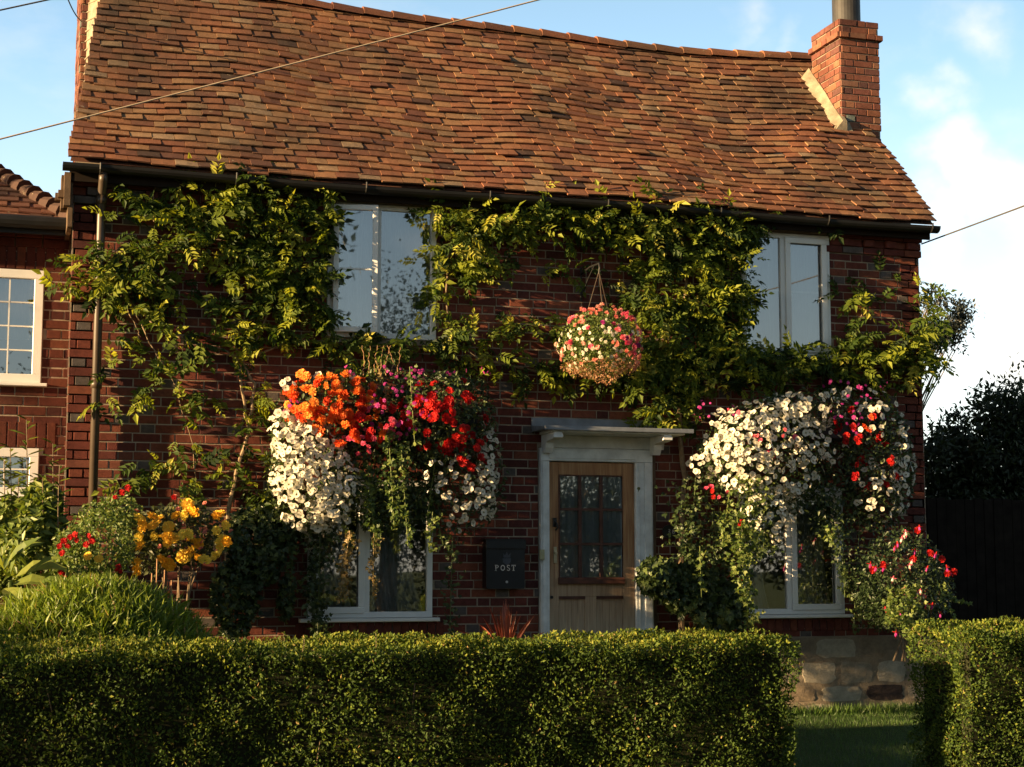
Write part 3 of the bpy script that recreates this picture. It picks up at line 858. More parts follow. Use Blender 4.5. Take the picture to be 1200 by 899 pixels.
nb.cbox(4.735, 4.765, yd-.01, yd, at(658,660,yd)[2], at(658,641,yd)[2], .003); nb.tube([(4.75,yd-.008,at(658,648,yd)[2]),(4.75,yd-.035,at(658,648,yd)[2])], .012, 10)
nb.build('door_lock', BRASS, door)
nb = NB(); zk = at(658,611,yd)[2]
nb.cbox(4.728,4.762,yd-.02,yd,zk-.05,zk+.03,.006); nb.tube([(4.745,yd-.02,zk-.01),(4.752,yd-.045,zk-.02),(4.758,yd-.045,zk-.06),(4.745,yd-.03,zk-.08)], .009, 8)
nb.build('door_handle', BLACKP, door)
nb = NB(); zk = at(646,700,yd)[2]; nb.tube([(4.715,yd-.012,zk),(4.715,yd,zk)], .014, 12); nb.build('keyhole_cover', BLACKP, door)
nb = NB(); q = at(633,650,FY-.06); nb.cbox(4.585, 4.63, FY-.085, FY-.061, q[2]-.045, q[2]+.045, .006); nb.tube([(4.607,FY-.09,q[2]),(4.607,FY-.084,q[2])], .009, 10); nb.build('doorbell', CREAM, dfm)

# ---- flat porch hood: lead upstand on the wall, lead covered slab, frieze, scrolled brackets
za = at(640,490,FY)[2]; zb = at(640,502,FY)[2]
nb = NB(); nb.cbox(4.53, 5.80, FY-.025, FY+.0, zb-.01, za, .004)
yF = FY-.42
z1_ = 2.655; nb.add([(4.53,FY-.02,z1_+.055),(5.92,FY-.02,z1_+.055),(5.92,yF,z1_+.02),(4.53,yF,z1_+.02),(4.53,FY-.02,z1_-.0),(5.92,FY-.02,z1_),(5.92,yF,z1_),(4.53,yF,z1_)],
    [(0,3,2,1),(3,7,6,2),(4,5,6,7),(0,4,7,3),(1,2,6,5)], .5)
nb.cbox(4.52, 5.93, yF-.012, yF+.01, z1_-.012, z1_+.026, .003)
hood = nb.build('porch_hood', LEAD, house)
nb = NB(); nb.cbox(4.60, 5.86, yF+.03, FY-.03, z1_-.025, z1_-.002, .003); nb.cbox(4.62,5.80,FY-.045,FY-.022,fz1+.003,z1_-.027,.003)
nb.build('frieze', WPAINT, hood)
for bx_ in (4.62, 5.66):
    nb = NB(); prof = [(0,0),(0,-.16),(-.06,-.165),(-.09,-.12),(-.10,-.075),(-.16,-.062),(-.28,-.058),(-.32,-.045),(-.335,-.012),(-.335,0)]
    w_ = .075; n = len(prof); V = [(bx_, FY-.048+a, z1_-.027+b) for a, b in prof]+[(bx_+w_, FY-.048+a, z1_-.027+b) for a, b in prof]
    nb.add(V, [tuple(range(n))[::-1], tuple(range(n,2*n))]+[(i, (i+1)%n, n+(i+1)%n, n+i) for i in range(n)], .5)
    nb.cbox(bx_-.008, bx_+w_+.008, FY-.385, FY-.30, z1_-.075, z1_-.04, .004)
    nb.build('bracket', WPAINT, hood)

# ================================================================== NEIGHBOUR
NY = 14.3
neigh = thing('neighbouring_house', (-2.5, NY, GZ), 'lower brick house behind the left corner of the cottage, its hipped tile roof in shade', 'house')
ne = at(30,268,NY)[2]+.0
nx1 = .47
nw1 = (at(-60,319,NY)[0], at(52,319,NY)[0], at(25,449,NY)[2], at(25,316,NY)[2]); nw2 = (at(-60,525,NY)[0], at(46,525,NY)[0], at(20,582,NY)[2], at(20,525,NY)[2])
nb = NB(); cellwall(nb, -5, nx1+.16, 0, ne, NY, NY+.2, [nw1, nw2]); nwall = nb.build('front_wall', MORTAR, neigh)
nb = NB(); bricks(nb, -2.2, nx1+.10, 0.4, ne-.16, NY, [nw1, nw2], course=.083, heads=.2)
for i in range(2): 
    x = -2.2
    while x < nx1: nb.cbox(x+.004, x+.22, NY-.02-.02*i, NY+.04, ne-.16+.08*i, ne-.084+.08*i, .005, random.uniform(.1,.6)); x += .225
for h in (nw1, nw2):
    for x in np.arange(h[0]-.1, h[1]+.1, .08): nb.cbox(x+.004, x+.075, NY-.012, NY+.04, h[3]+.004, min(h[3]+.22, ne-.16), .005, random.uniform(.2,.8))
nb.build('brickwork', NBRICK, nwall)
nb = NB(); nb.box(-5, nx1, 17.5, 17.7, 0, ne); nb.box(-5.2,-5,NY,17.7,0,ne); nb.box(nx1-.2, nx1-.01, NY+.2, 17.5, 0, ne); nb.box(-4.9, nx1-.2, 15.3, 15.4, 0, ne)
nb.build('rear_walls', MORTAR, neigh)
for h in (nw1, nw2):
    nb = NB(); y = NY-.015
    frame_rect(nb, h[0]+.002, h[1]-.002, h[2]+.002, h[3]-.002, y, y+.07, .075)
    w = nb.build('window', UPVC, neigh)
    a, b, c, d = h[0]+.077, h[1]-.077, h[2]+.077, h[3]-.077
    nb = NB(); nb.add([(a,y+.03,c),(b,y+.03,c),(b,y+.03,d),(a,y+.03,d)], [(0,1,2,3)]); nb.build('pane', GLASS, w)
    nb = NB(); sp = (at(45,400,NY)[0]-at(16,400,NY)[0])
    for k in range(1, 4): nb.box(b-sp*k-.006, b-sp*k+.006, y+.02, y+.028, c, d)
    if h is nw1:
        for k in (1,2,3): zz = c+(d-c)*k/4; nb.box(a, b, y+.021, y+.029, zz-.006, zz+.006)
    else: zz = c+(d-c)*.6; nb.box(a, b, y+.021, y+.029, zz-.006, zz+.006)
    nb.build('glazing_bar', UPVC, w)
    curtain(a, b, c if h is nw2 else c+.3, d, y+.075, w, .012, 55)
    nb = NB(); nb.cbox(h[0]-.05, h[1]+.05, NY-.07, NY+.02, h[2]-.03, h[2]-.002, .005); nb.build('window_sill', UPVC, w)
# hipped roof: rows of tiles on the front slope and the hip tiles
hip0 = np.array([nx1+.06, NY-.25, ne+.02]); hx = at(0,208,NY+1.0); 
hip1 = hip0+(hx-hip0)*3.2
nb = NB(); 
B0 = np.array([-5.3, NY-.25, ne+.02]); T0 = np.array([-5.3+1.5, hip1[1], hip1[2]])
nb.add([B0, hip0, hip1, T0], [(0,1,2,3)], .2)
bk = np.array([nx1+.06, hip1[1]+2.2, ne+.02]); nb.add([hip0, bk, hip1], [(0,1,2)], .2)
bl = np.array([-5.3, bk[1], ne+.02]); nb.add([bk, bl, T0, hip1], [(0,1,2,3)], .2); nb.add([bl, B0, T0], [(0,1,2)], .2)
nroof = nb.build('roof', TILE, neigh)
nb = NB(); nn = unit(np.cross(hip0-B0, T0-B0)); nn = nn if nn[2] > 0 else -nn
for r in range(26):
    t0 = r/26; p0 = B0+(T0-B0)*t0; p1 = hip0+(hip1-hip0)*t0; L = p1[0]-p0[0]; x = -2.8-(.09 if r % 2 else 0)
    up = (T0-B0)/26; up = np.array([0, up[1], up[2]])
    while x < p1[0]-.03:
        w = .185; q = min(x+w, p1[0]); a = np.array([x+.002, p0[1], p0[2]])+nn*(.03+random.uniform(-.005,.005)); b = np.array([q-.002, p0[1], p0[2]])+nn*(.03+random.uniform(-.005,.005))
        V = [a, b, b+up*1.3-nn*.024, a+up*1.3-nn*.024]; V += [v-nn*.014 for v in V]
        nb.add(V, [(0,1,2,3),(4,5,1,0),(5,6,2,1),(7,4,0,3)], random.uniform(0,.3)); x += w  # dark brown tiles, the shade on this roof put into their colour
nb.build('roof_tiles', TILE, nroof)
nb = NB(); d = (hip1-hip0); L = np.linalg.norm(d); d = d/L; k = 0
while k*.2 < L-.1:
    p = hip0+d*(k*.2); q = hip0+d*(k*.2+.24)
    nb.tube([p+[0,0,.035], q+[0,0,.0]], [.085, .06], 10, 0.0); k += 1  # darkest tile tone: the unlit look of the hip is in the colour
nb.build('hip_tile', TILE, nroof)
nb = NB(); nb.tube([(-5.3, NY-.3, ne-.0), (nx1+.0, NY-.3, ne-.0)], .055, 10); nb.box(-5.2, nx1, NY-.25, NY-.22, ne-.09, ne+.03); nb.build('gutter', BLACK, neigh)

# ================================================================== POST BOX and number plate
a = at(570,632,FY-.13); b = at(615,690,FY-.13)
x0, x1, z1, z0 = a[0], b[0], a[2], b[2]
pb = thing('post_box', ((x0+x1)/2, FY, z0), 'black metal wall post box lettered POST between the flowers and the door', 'post box')
nb = NB(); pts = []
c = .035
for (cx_, cz_, s0) in ((x1-c, z1-c, 0), (x0+c, z1-c, 90)):
    for k in range(6): t = R(s0+18*k); pts.append((cx_+c*math.cos(t), cz_+c*math.sin(t)))
pts += [(x0, z0+.01), (x0+.01, z0), (x1-.01, z0), (x1, z0+.01)]
nb.prism(pts[::-1], FY-.13, FY-.008); nb.build('box_body', BLACKP, pb)
nb = NB(); nb.cbox(x0-.008, x1+.008, FY-.145, FY-.131, z1-.085, z1-.005, .004); nb.cbox(x0-.006,x1+.006,FY-.13,FY-.008,z1-.004,z1+.006,.004); nb.build('lid', BLACKP, pb)
nb = NB(); yt = FY-.1345; zt = at(590,669,yt)[2]; hh = .052; lw = .042
def bar(u0, u1, v0, v1, ox): nb.box(ox+u0*lw, ox+u1*lw, yt, yt+.004, zt+v0*hh, zt+v1*hh)
def arc(ox, cu, cv, ru, rv_, a0, a1, th=.16, n=12):
    V = []; 
    for k in range(n+1):
        t = R(a0+(a1-a0)*k/n); 
        for s_ in (1, 1-th/max(ru, .3)): V.append((ox+(cu+ru*s_*math.cos(t))*lw, yt, zt+(cv+rv_*s_*math.sin(t))*hh))
    nb.add(V, [(2*k, 2*k+1, 2*k+3, 2*k+2) for k in range(n)], .5)
tx = at(580,669,yt)[0]; gap = .053
bar(.12,.30,0,1,tx); bar(0,.42,0,.08,tx); bar(0,.2,.92,1,tx); arc(tx,.3,.72,.5,.28,-90,90)
arc(tx+gap,.45,.5,.48,.5,0,360)
o_ = tx+2*gap; arc(o_,.42,.74,.34,.26,20,270,.16); arc(o_,.42,.26,.36,.26,-160,90,.16)
o_ = tx+3*gap-.006; bar(.36,.54,0,1,o_); bar(.2,.7,0,.08,o_); bar(.02,.88,.88,1,o_); bar(.02,.1,.72,.88,o_); bar(.8,.88,.72,.88,o_)
nb.build('post_lettering', SILV, pb)
nb = NB(); ex, ez = at(594,655,yt)[0], at(594,655,yt)[2]      # faint shield with a small crown
EMB = plain('faint emblem', (.05,.055,.07), .5, .4, .1)
nb.prism([(ex-.04,ez+.005),(ex-.035,ez-.03),(ex,ez-.055),(ex+.035,ez-.03),(ex+.04,ez+.005)][::-1], yt, yt+.003)
nb.prism([(ex-.03,ez+.012),(ex-.035,ez+.05),(ex-.015,ez+.03),(ex,ez+.06),(ex+.015,ez+.03),(ex+.035,ez+.05),(ex+.03,ez+.012)], yt, yt+.003)
nb.build('emblem', EMB, pb)
nb = NB(); kz = at(594,682,yt)[2]; nb.tube([(ex,yt-.004,kz),(ex,yt+.004,kz)], .011, 12); nb.build('lock', SILV, pb)

pc_ = at(786,623,FY-.02)
npl = thing('number_plate', (pc_[0], FY, pc_[2]-.07), 'small dark oval house number plate on the brick to the right of the door', 'house number')
nb = NB(); nb.prism([(pc_[0]+.085*math.cos(t), pc_[2]+.065*math.sin(t)) for t in np.linspace(0, 2*math.pi, 25)[:-1]], FY-.03, FY-.012); nb.build('plate', BLACKP, npl)
nb = NB(); yt = FY-.0335; zt = pc_[2]-.022; hh = .045; lw = .032
arc(pc_[0]-.036,.45,.72,.38,.28,-140,120,.2); arc(pc_[0]-.036,.45,.27,.4,.28,-130,120,.2)      # 3
arc(pc_[0]+.006,.48,.28,.42,.28,0,360,.2); arc(pc_[0]+.006,.7,.4,.65,.6,110,190,.2)            # 6
nb.build('number', SILV, npl)

# ================================================================== PLANT TOOLS
PXM = 1900/14.3            # photo pixels per metre near the wall (used for densities only)
def blob_pts(blobs, dens, y0=FY-.03, dmax=.22):
    P_ = []; C_ = []
    for b in blobs:
        cx, cy, rx, ry = b[:4]; k = b[4] if len(b) > 4 else 1; dm = b[5] if len(b) > 5 else dmax
        n = max(4, int(math.pi*rx*ry/PXM**2*dens*k))
        th = rng.uniform(0, 2*math.pi, n); r_ = np.sqrt(rng.uniform(0, 1, n))
        dep = rng.uniform(0, 1, n)**.8*dm*(1-.6*r_**2)
        for t, q, d in zip(th, r_, dep):
            P_.append(at(cx+rx*q*math.cos(t), cy+ry*q*math.sin(t), y0-d)); C_.append(d/dm)
    return np.array(P_), np.array(C_)
def wisteria(nb, blobs, dens=250, y0=FY-.03, dmax=.25, sc=(.12,.20)):
    P_, C_ = blob_pts(blobs, dens, y0, dmax); n = len(P_)
    X = rv(n)*.95+np.stack([rng.normal(0,.55,n), -rng.uniform(.05,.6,n), -rng.uniform(-.45,.75,n)], 1)
    Nn = rv(n)*.45+np.array([-.15,-.75,.65])
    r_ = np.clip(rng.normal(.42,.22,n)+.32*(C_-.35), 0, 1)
    r_[rng.uniform(size=n) < .05] = rng.uniform(.8, 1)
    kind = rng.integers(0, 4, n); S_ = rng.uniform(sc[0]*.8, sc[1]*1.05, n)
    for k in range(4):
        q = kind == k
        if q.any(): nb.inst(CVS[k][0], CVS[k][1], P_[q], X[q], Nn[q], S_[q], r_[q])
def simple(nb, P_, size, tmpl=(LEAF_V, LEAF_F), out=(-.1,-.8,.5), spread=.6, rr=(0,1), xd=None, droop=.4):
    n = len(P_); X = rv(n)+(np.array(xd) if xd is not None else np.array([0,-.1,-droop])); Nn = rv(n)*spread+np.array(out)
    nb.inst(tmpl[0], tmpl[1], P_, X, Nn, rng.uniform(size[0], size[1], n), rng.uniform(rr[0], rr[1], n))
def stems(nb, paths, rad, y=FY-.06, wob=3):
    for p in paths:
        pts = []
        for i in range(len(p)-1):
            for k in range(5):
                u = k/5; pts.append(at(p[i][0]*(1-u)+p[i+1][0]*u+random.uniform(-wob,wob)*.4, p[i][1]*(1-u)+p[i+1][1]*u, y-random.uniform(0,.03)))
        pts.append(at(p[-1][0], p[-1][1], y)); r_ = p[0][2] if len(p[0]) > 2 else rad
        nb.tube(pts, [r_*(1-.6*i/len(pts)) for i in range(len(pts))], 7)

# ---- left climber
LB = [(150,230,26,13),(178,247,30,12),(210,262,40,14),(125,252,14,8,.7),(232,232,46,24),(290,218,36,24,1.2),(300,205,14,14,1.2,.3),(300,252,52,30),(345,225,30,18),(345,268,42,30),(372,245,18,40,1.2),
 (374,330,16,50,1.2),(330,318,46,34,1.1),(285,300,50,26),(240,282,50,15),(150,290,36,12),(195,288,48,12),(110,310,30,14),(92,326,26,10),(74,334,12,6),(140,325,45,17,1.2),(185,335,36,12),(135,344,40,8),
 (205,352,34,10),(175,360,22,10),(182,385,22,16),(198,412,26,15),(214,405,30,14),(205,440,26,12),(225,465,24,12),(185,462,24,10),(240,478,20,7),(160,465,10,5),(140,395,15,8,.8),(125,430,10,8,.5),
 (175,330,12,40),(250,400,50,10),(300,385,50,20),(350,375,45,22),(400,400,40,11,1.2),(450,400,50,9,1.2),(495,405,40,10,1.2),(340,345,45,20),(280,345,40,20,.8),(300,410,30,12,.8),(335,405,30,12,.8),
 (300,465,17,30,1.1),(290,490,12,14),(272,520,20,12,.8),(290,560,26,20,1.1),(215,565,26,14),(150,560,22,10),(185,545,28,11),(222,585,18,18),(240,545,16,8),(268,538,14,8),(165,545,12,8),(305,590,20,26,1.1),(325,560,12,30,1.1),
 (245,255,12,60,.6),(262,330,10,60,.6),(440,415,60,8,.8,.3),(395,425,30,8,.7),(130,360,14,8,.6),(165,420,18,6,.7),(230,510,8,20,.4),(212,520,5,20,.3),(118,470,16,5,.6)]
cl = thing('climbing_plant', at(270,720,FY-.1)*[1,1,0]+[0,0,GZ], 'yellow-green wisteria spread over the left half of the brick front, round the gutter pipe', 'climber', 'climbers on the cottage front')
LB = [tuple(b[:4])+((b[4] if len(b) > 4 else 1)*(.62 if b[1] > 350 and b[0] < 345 else 1),)+tuple(b[5:]) for b in LB]
nb = NB(); wisteria(nb, LB); nb.build('foliage', VLEAF, cl)
nb = NB(); stems(nb, [[(265,730,.022),(268,600),(280,545),(292,500),(298,450),(285,425),(262,410)],[(290,500,.014),(280,430),(275,400),(270,300),(260,240)],[(262,410,.01),(220,400),(180,380),(150,350),(120,330)],
  [(280,425,.01),(340,400),(420,405),(500,408)],[(300,400,.01),(330,330),(350,260),(355,215)],[(150,350,.007),(175,400),(205,450),(225,520),(232,590)],[(270,300,.008),(200,290),(140,290),(100,320)],[(180,260,.006),(180,225),(188,203)],[(260,240,.006),(262,215),(272,192)],[(145,352,.006),(160,385),(165,395)],[(110,350,.005),(102,372)]], .012)
nb.build('stem', VINESTEM, cl)

# ---- right climber
RB = [(525,252,30,22,1.1),(540,290,30,42),(515,345,16,25,.9),(532,385,16,24,.9),(590,258,60,26,1.1),(570,312,34,20),(650,258,50,28,1.1),(700,262,50,28,1.1),(760,258,50,34,1.1),(655,318,26,9,1,.15),(740,322,24,10,1,.15),
 (790,275,60,42,1.2),(840,270,50,36,1.2),(880,262,26,13),(915,250,16,6,.7,.2),(835,236,24,7,.8,.2),(966,262,8,7,.9,.2),(625,230,42,5,.9,.2),(535,318,26,14),(510,300,10,30,.8),
 (812,330,58,50,1.2),(800,390,60,42,1.2),(758,352,28,26),(850,355,34,40,1.1),(868,395,20,22,1.1),(640,384,60,9,.8,.12),(600,378,36,9,.7,.12),(560,420,40,14,1,.15),(625,437,54,14,1,.15),(690,440,52,16,1,.2),(755,432,48,38,1.1,.3),
 (830,432,72,38,1.2,.3),(900,430,62,24,1.2,.3),(960,430,62,22,1.2,.3),(1020,432,50,24,1.2,.3),(1075,436,30,22,1.1,.3),(1010,385,16,38,.9,.2),(990,402,26,14,1,.3),(1030,350,34,8,.8,.15),(1085,352,14,22,1,.3),(1000,350,22,10,.7,.12),(1080,395,20,22,1,.3),(1050,405,30,10,1,.3),
 (760,488,25,10,1,.2),(792,478,38,20,1.1,.25),(765,498,28,8,1,.2),(715,345,10,30,.5,.12),(880,340,14,26,.8),(540,440,20,16,.7,.15),(555,395,20,8,.5,.12),(1092,425,12,12,1,.3),(1020,325,30,5,.5,.1),(870,300,18,26,1)]
cr = thing('climbing_plant', at(800,760,FY-.1)*[1,1,0]+[0,0,GZ], 'dense dark wisteria from mid front to the right corner, above the door', 'climber', 'climbers on the cottage front')
nb = NB(); wisteria(nb, RB, 280, dmax=.28); wisteria(nb, [(1080,392,20,8,1.2,.35),(1092,372,14,8,1.2,.35),(1065,410,18,6,1.2,.35)], 300, y0=FY-.15, sc=(.2,.26)); nb.build('foliage', VLEAF, cr)
nb = NB(); stems(nb, [[(800,760,.03),(798,650),(802,560),(795,480),(800,400),(805,330),(790,270)],[(800,400,.015),(740,430),(640,438),(560,420),(530,400),(522,340),(530,260)],[(790,300,.014),(700,262),(600,255),(530,250)],[(800,440,.016),(900,435),(1000,430),(1080,430)],[(850,290,.006),(845,258),(832,240),(822,225)],[(1000,430,.008),(1008,380),(1012,350)],[(870,262,.005),(905,250),(930,240)]], .012)
nb.build('stem', VINESTEM, cr)

# ================================================================== FLOWER DISPLAYS
_cache = {}
def flower_mesh(kind, mats, key, var=0):
    base = key; key = (key, var)
    if key not in _cache:
        V, F, M = {'pet': (PV,PF,PM), 'ros': (RV,RF,RM), 'dai': (DV,DF,DM), 'fuc': (UV,UF,UM)}[kind]
        V = np.array(V, float); V = V*np.array([1, 1-.12*var, 1+.25*var])+np.random.default_rng(var).normal(0, .05, V.shape)
        nb = NB(); nb.inst(V, F, [(0,0,0)], [(1,0,0)], [(0,0,1)], 1, [.5, 0, 1, .25][var], M)
        _cache[key] = nb.mesh(base, mats)
    return _cache[key]
def frame_of(nrm):
    z = Vector(nrm).normalized(); a = Vector(tuple(rv(1)[0])); x = (a-a.dot(z)*z).normalized(); y = z.cross(x)
    return Matrix((x, y, z)).transposed()
def put_flower(root, name, me, p, nrm, r):
    o = bpy.data.objects.new(name, me); COL.objects.link(o); o.parent = root
    q = Vector(p)-Vector(tuple(wloc(root)))
    M = frame_of(nrm).to_4x4() @ Matrix.Diagonal((r, r, r, 1)); M.translation = q
    o.matrix_local = M
    return o
def lobe(cx, cy, rx, ry, D, n, y0, jit=.03, edge=False, rmin=0):
    """points and outward normals over a bulging mass on the wall"""
    out = []
    while len(out) < n:
        u, v = rng.uniform(-1, 1, 2); q = u*u+v*v
        if q > 1 or q < rmin: continue
        d = D*math.sqrt(1-q*.92); p = at(cx+rx*u, cy+ry*v, y0-d+random.uniform(-jit, jit))
        nr = unit(np.array([u*.8, -max(.25, math.sqrt(1-q)), -v*.55+.15])); out.append((p, nr, d))
    return out
def display(root, specs, fol, core, y0=FY-.12):
    counts = {}
    for (nm, kind, mats, key, rad, lobes) in specs:
        pts = []
        for lb in lobes: pts += lobe(*lb[:6], y0, *(lb[6:] if len(lb) > 6 else ()))
        pts.sort(key=lambda a: a[0][1]+random.uniform(0,.15))
        have = counts.get(nm, 0); room = max(0, 100-have)
        for p, nr, d in pts[:room]:
            me = flower_mesh(kind, mats, key, random.randrange(4))
            nn = unit(nr+rv(1)[0]*.6+np.array([-.12,0,.05])) if kind != 'fuc' else unit(rv(1)[0]*.25+np.array([0,-.2,1]))
            put_flower(root, nm, me, p, nn, random.uniform(*rad))
        counts[nm] = have+min(room, len(pts))
        if len(pts) > room:
            rest = pts[room:]; V, F, M = {'pet': (PV,PF,PM), 'ros': (RV,RF,RM), 'dai': (DV,DF,DM), 'fuc': (UV,UF,UM)}[kind]
            nb = NB(); nrm = unit(np.array([a[1] for a in rest])+rv(len(rest))*.6+np.array([-.12,0,.05]))
            xx = np.cross(nrm, rv(len(rest)))
            nb.inst(V, F, np.array([a[0] for a in rest]), xx, nrm, rng.uniform(rad[0], rad[1], len(rest)), rng.uniform(0,1,len(rest)), M)
            nb.build(nm, mats, root, kind='stuff')
    nb = NB()
    for (cx, cy, rx, ry, D, n) in fol:
        L = []
        for _ in range(n):
            t = rng.uniform(0, 2*math.pi); q = math.sqrt(rng.uniform(0,1)); d = D*math.sqrt(max(0,1-q*q*.92))*rng.uniform(.35,.98)
            L.append(at(cx+rx*q*math.cos(t), cy+ry*q*math.sin(t), y0-d))
        simple(nb, np.array(L), (.035,.065))
    nb.build('foliage', core, root)
def strand(nb, x0, y0, x1, y1, w, n, size, Y, tm=(IVY_V, IVY_F), rr=(0,1)):
    P_ = []
    for _ in range(n):
        u = rng.uniform(0,1)**.9; ww = w*(1-.65*u)
        P_.append(at(x0+(x1-x0)*u+ww*rng.normal(0,.5)+3*math.sin(u*9), y0+(y1-y0)*u, Y+rng.normal(0,min(.025,.004+w*.0015))))
    simple(nb, np.array(P_), size, tm, rr=rr)
def strands(root, name, items, mat, Y):
    for it in items:
        nb = NB(); strand(nb, *it[:7], it[7] if len(it) > 7 else Y, rr=(it[8] if len(it) > 8 else (0,1)))
        st2 = [at(it[0]+(it[2]-it[0])*u, it[1]+(it[3]-it[1])*u, (it[7] if len(it) > 7 else Y)) for u in np.linspace(0,1,7)]
        nb.tube(st2, .004, 5, .9)
        nb.build(name, mat, root)

PET = [PETW, THROAT]
dl = thing('flower_basket', at(450,590,FY), 'huge window basket of orange, red and white flowers under the left upstairs window', 'flower basket', 'flower baskets above the downstairs windows')
nb = NB(); a = at(345,480,FY-.25); b = at(560,520,FY-.25); nb.cbox(a[0], b[0], FY-.26, FY-.07, b[2]+.02, a[2], .02); nb.build('trough', BLACK, dl)
display(dl, [
 ('petunia_flower','pet',PET,'petunia',(.021,.038), [(364,554,49,75,.52,360,.05),(336,508,22,36,.42,75,.04),(385,600,28,24,.45,26),(398,560,28,56,.48,75),(545,572,40,54,.42,66,.05),(572,548,14,62,.30,80,.03),(510,560,20,30,.5,8),(340,450,10,8,.4,5),(400,440,40,4,.3,5),(350,545,30,60,.6,60,.04)]),
 ('begonia_flower','ros',[PORG],'begonia orange',(.038,.054), [(392,474,58,38,.55,60),(412,505,48,24,.57,22)]),
 ('begonia_flower','ros',[PORG2],'begonia amber',(.036,.05), [(370,472,36,40,.58,24)]),
 ('begonia_flower','ros',[PRED],'begonia red',(.034,.056), [(520,490,56,48,.60,46),(440,495,40,36,.57,12),(545,525,28,36,.46,12)]),
 ('geranium_flower','ros',[PPNK],'geranium pink',(.022,.034), [(428,518,34,18,.58,18),(455,485,44,36,.58,16)]),
 ('lobelia_flower','dai',[PMAG, PMAG],'lobelia magenta',(.014,.026), [(475,478,62,42,.62,64),(470,436,110,10,.3,30),(345,478,14,20,.45,6)]),
 ], [(365,550,55,82,.5,1500),(390,480,66,44,.52,900),(520,495,62,58,.56,2200),(455,540,70,85,.42,3400),(545,560,48,66,.38,800),(470,450,105,18,.3,700)], IVY)
strands(dl, 'trailing_stem', [(455,500,462,620,18,170,(.03,.05),FY-.6),(470,520,478,640,8,90,(.03,.05),FY-.62),(430,540,440,640,16,150,(.03,.05),FY-.5),(480,430,486,520,6,40,(.03,.05),FY-.65,(.4,1)),(507,600,503,648,10,60,(.03,.045),FY-.6,(.6,1)),(520,470,500,610,14,60,(.03,.05),FY-.4)], TRAIL, FY-.6)
strands(dl, 'trailing_stem', [(410,622,398,705,13,150,(.025,.04),FY-.55),(438,625,437,700,7,80,(.025,.04),FY-.55),(455,470,440,420,8,40,(.02,.03),FY-.35)], GOLDTR, FY-.5)
strands(dl, 'trailing_stem', [(375,620,372,748,30,260,(.03,.05),FY-.3),(372,610,368,742,18,330,(.035,.055),FY-.12),(345,610,340,700,16,120,(.03,.05),FY-.25),(530,630,527,752,16,130,(.03,.045),FY-.3),(500,560,520,640,20,120,(.03,.05),FY-.3)], IVY, FY-.3)
nb = NB()
for x in (425,432,440,446,452,458,465): stems(nb, [[(x,440,.004),(x+random.uniform(-3,3),425),(x+random.uniform(-6,6),405)]], .004, FY-.3)
nb.build('dried_stalks', DRY, dl)

dr = thing('flower_basket', at(930,600,FY), 'huge window basket of mostly white petunias with red begonias above the right downstairs window', 'flower basket', 'flower baskets above the downstairs windows')
nb = NB(); a = at(850,490,FY-.25); b = at(1045,520,FY-.25); nb.cbox(a[0], b[0], FY-.26, FY-.07, b[2]+.02, a[2], .02); nb.build('trough', BLACK, dr)
display(dr, [
 ('petunia_flower','pet',PET,'petunia',(.021,.038), [(902,530,72,64,.55,330,.05),(880,520,50,50,.62,120,.05),(950,478,60,22,.38,90,.04),(828,545,22,16,.4,26),(848,520,24,42,.42,55),(905,596,38,28,.46,60),(955,520,34,40,.45,50),(975,525,20,30,.4,10),(1058,545,14,60,.30,76,.03),(1032,572,34,42,.42,50,.04),(1030,495,38,30,.40,30),(1005,462,40,8,.25,10),(912,622,10,20,.4,8)]),
 ('begonia_flower','ros',[PRED],'begonia red',(.03,.048), [(1010,500,26,28,.52,16),(1042,545,14,30,.46,8),(1005,560,16,26,.46,6),(975,500,10,8,.45,2)]),
 ('begonia_flower','ros',[PORG],'begonia orange',(.03,.042), [(1020,495,14,12,.52,3)]),
 ('lobelia_flower','dai',[PMAG, PMAG],'lobelia magenta',(.014,.024), [(1005,482,36,34,.48,34),(1005,450,45,9,.3,14),(850,480,40,16,.35,12)]),
 ('geranium_flower','ros',[PPNK],'geranium pink',(.02,.03), [(900,500,60,40,.6,12),(842,575,16,8,.5,5)]),
 ('geranium_flower','ros',[PRED],'geranium red',(.024,.03), [(873,613,6,8,.6,2),(840,578,10,7,.5,2),(868,678,5,5,.55,1)]),
 ], [(900,535,76,72,.5,2200),(960,480,80,26,.34,900),(1030,545,42,76,.4,2200),(975,570,40,60,.3,1000),(845,540,34,40,.34,500)], IVY)
strands(dr, 'trailing_stem', [(862,590,878,735,22,420,(.03,.05),FY-.66,(.3,1)),(855,575,846,640,12,90,(.03,.045),FY-.6,(.4,1)),(880,560,876,660,24,240,(.03,.05),FY-.6,(.3,1)),(970,615,978,640,12,50,(.03,.045),FY-.62,(.5,1)),(820,640,822,700,8,40,(.03,.045),FY-.5,(.5,1))], TRAIL, FY-.6)
strands(dr, 'trailing_stem', [(815,560,808,680,40,520,(.035,.055),FY-.3),(835,600,838,730,26,260,(.03,.05),FY-.3),(985,580,990,700,22,260,(.03,.05),FY-.3),(900,590,893,655,26,200,(.03,.05),FY-.34),(868,590,866,738,22,420,(.035,.055),FY-.12),(848,600,850,735,24,300,(.035,.055),FY-.2),(965,560,968,630,20,150,(.03,.05),FY-.3),(1008,600,1000,740,22,200,(.03,.05),FY-.28)], IVY, FY-.3)

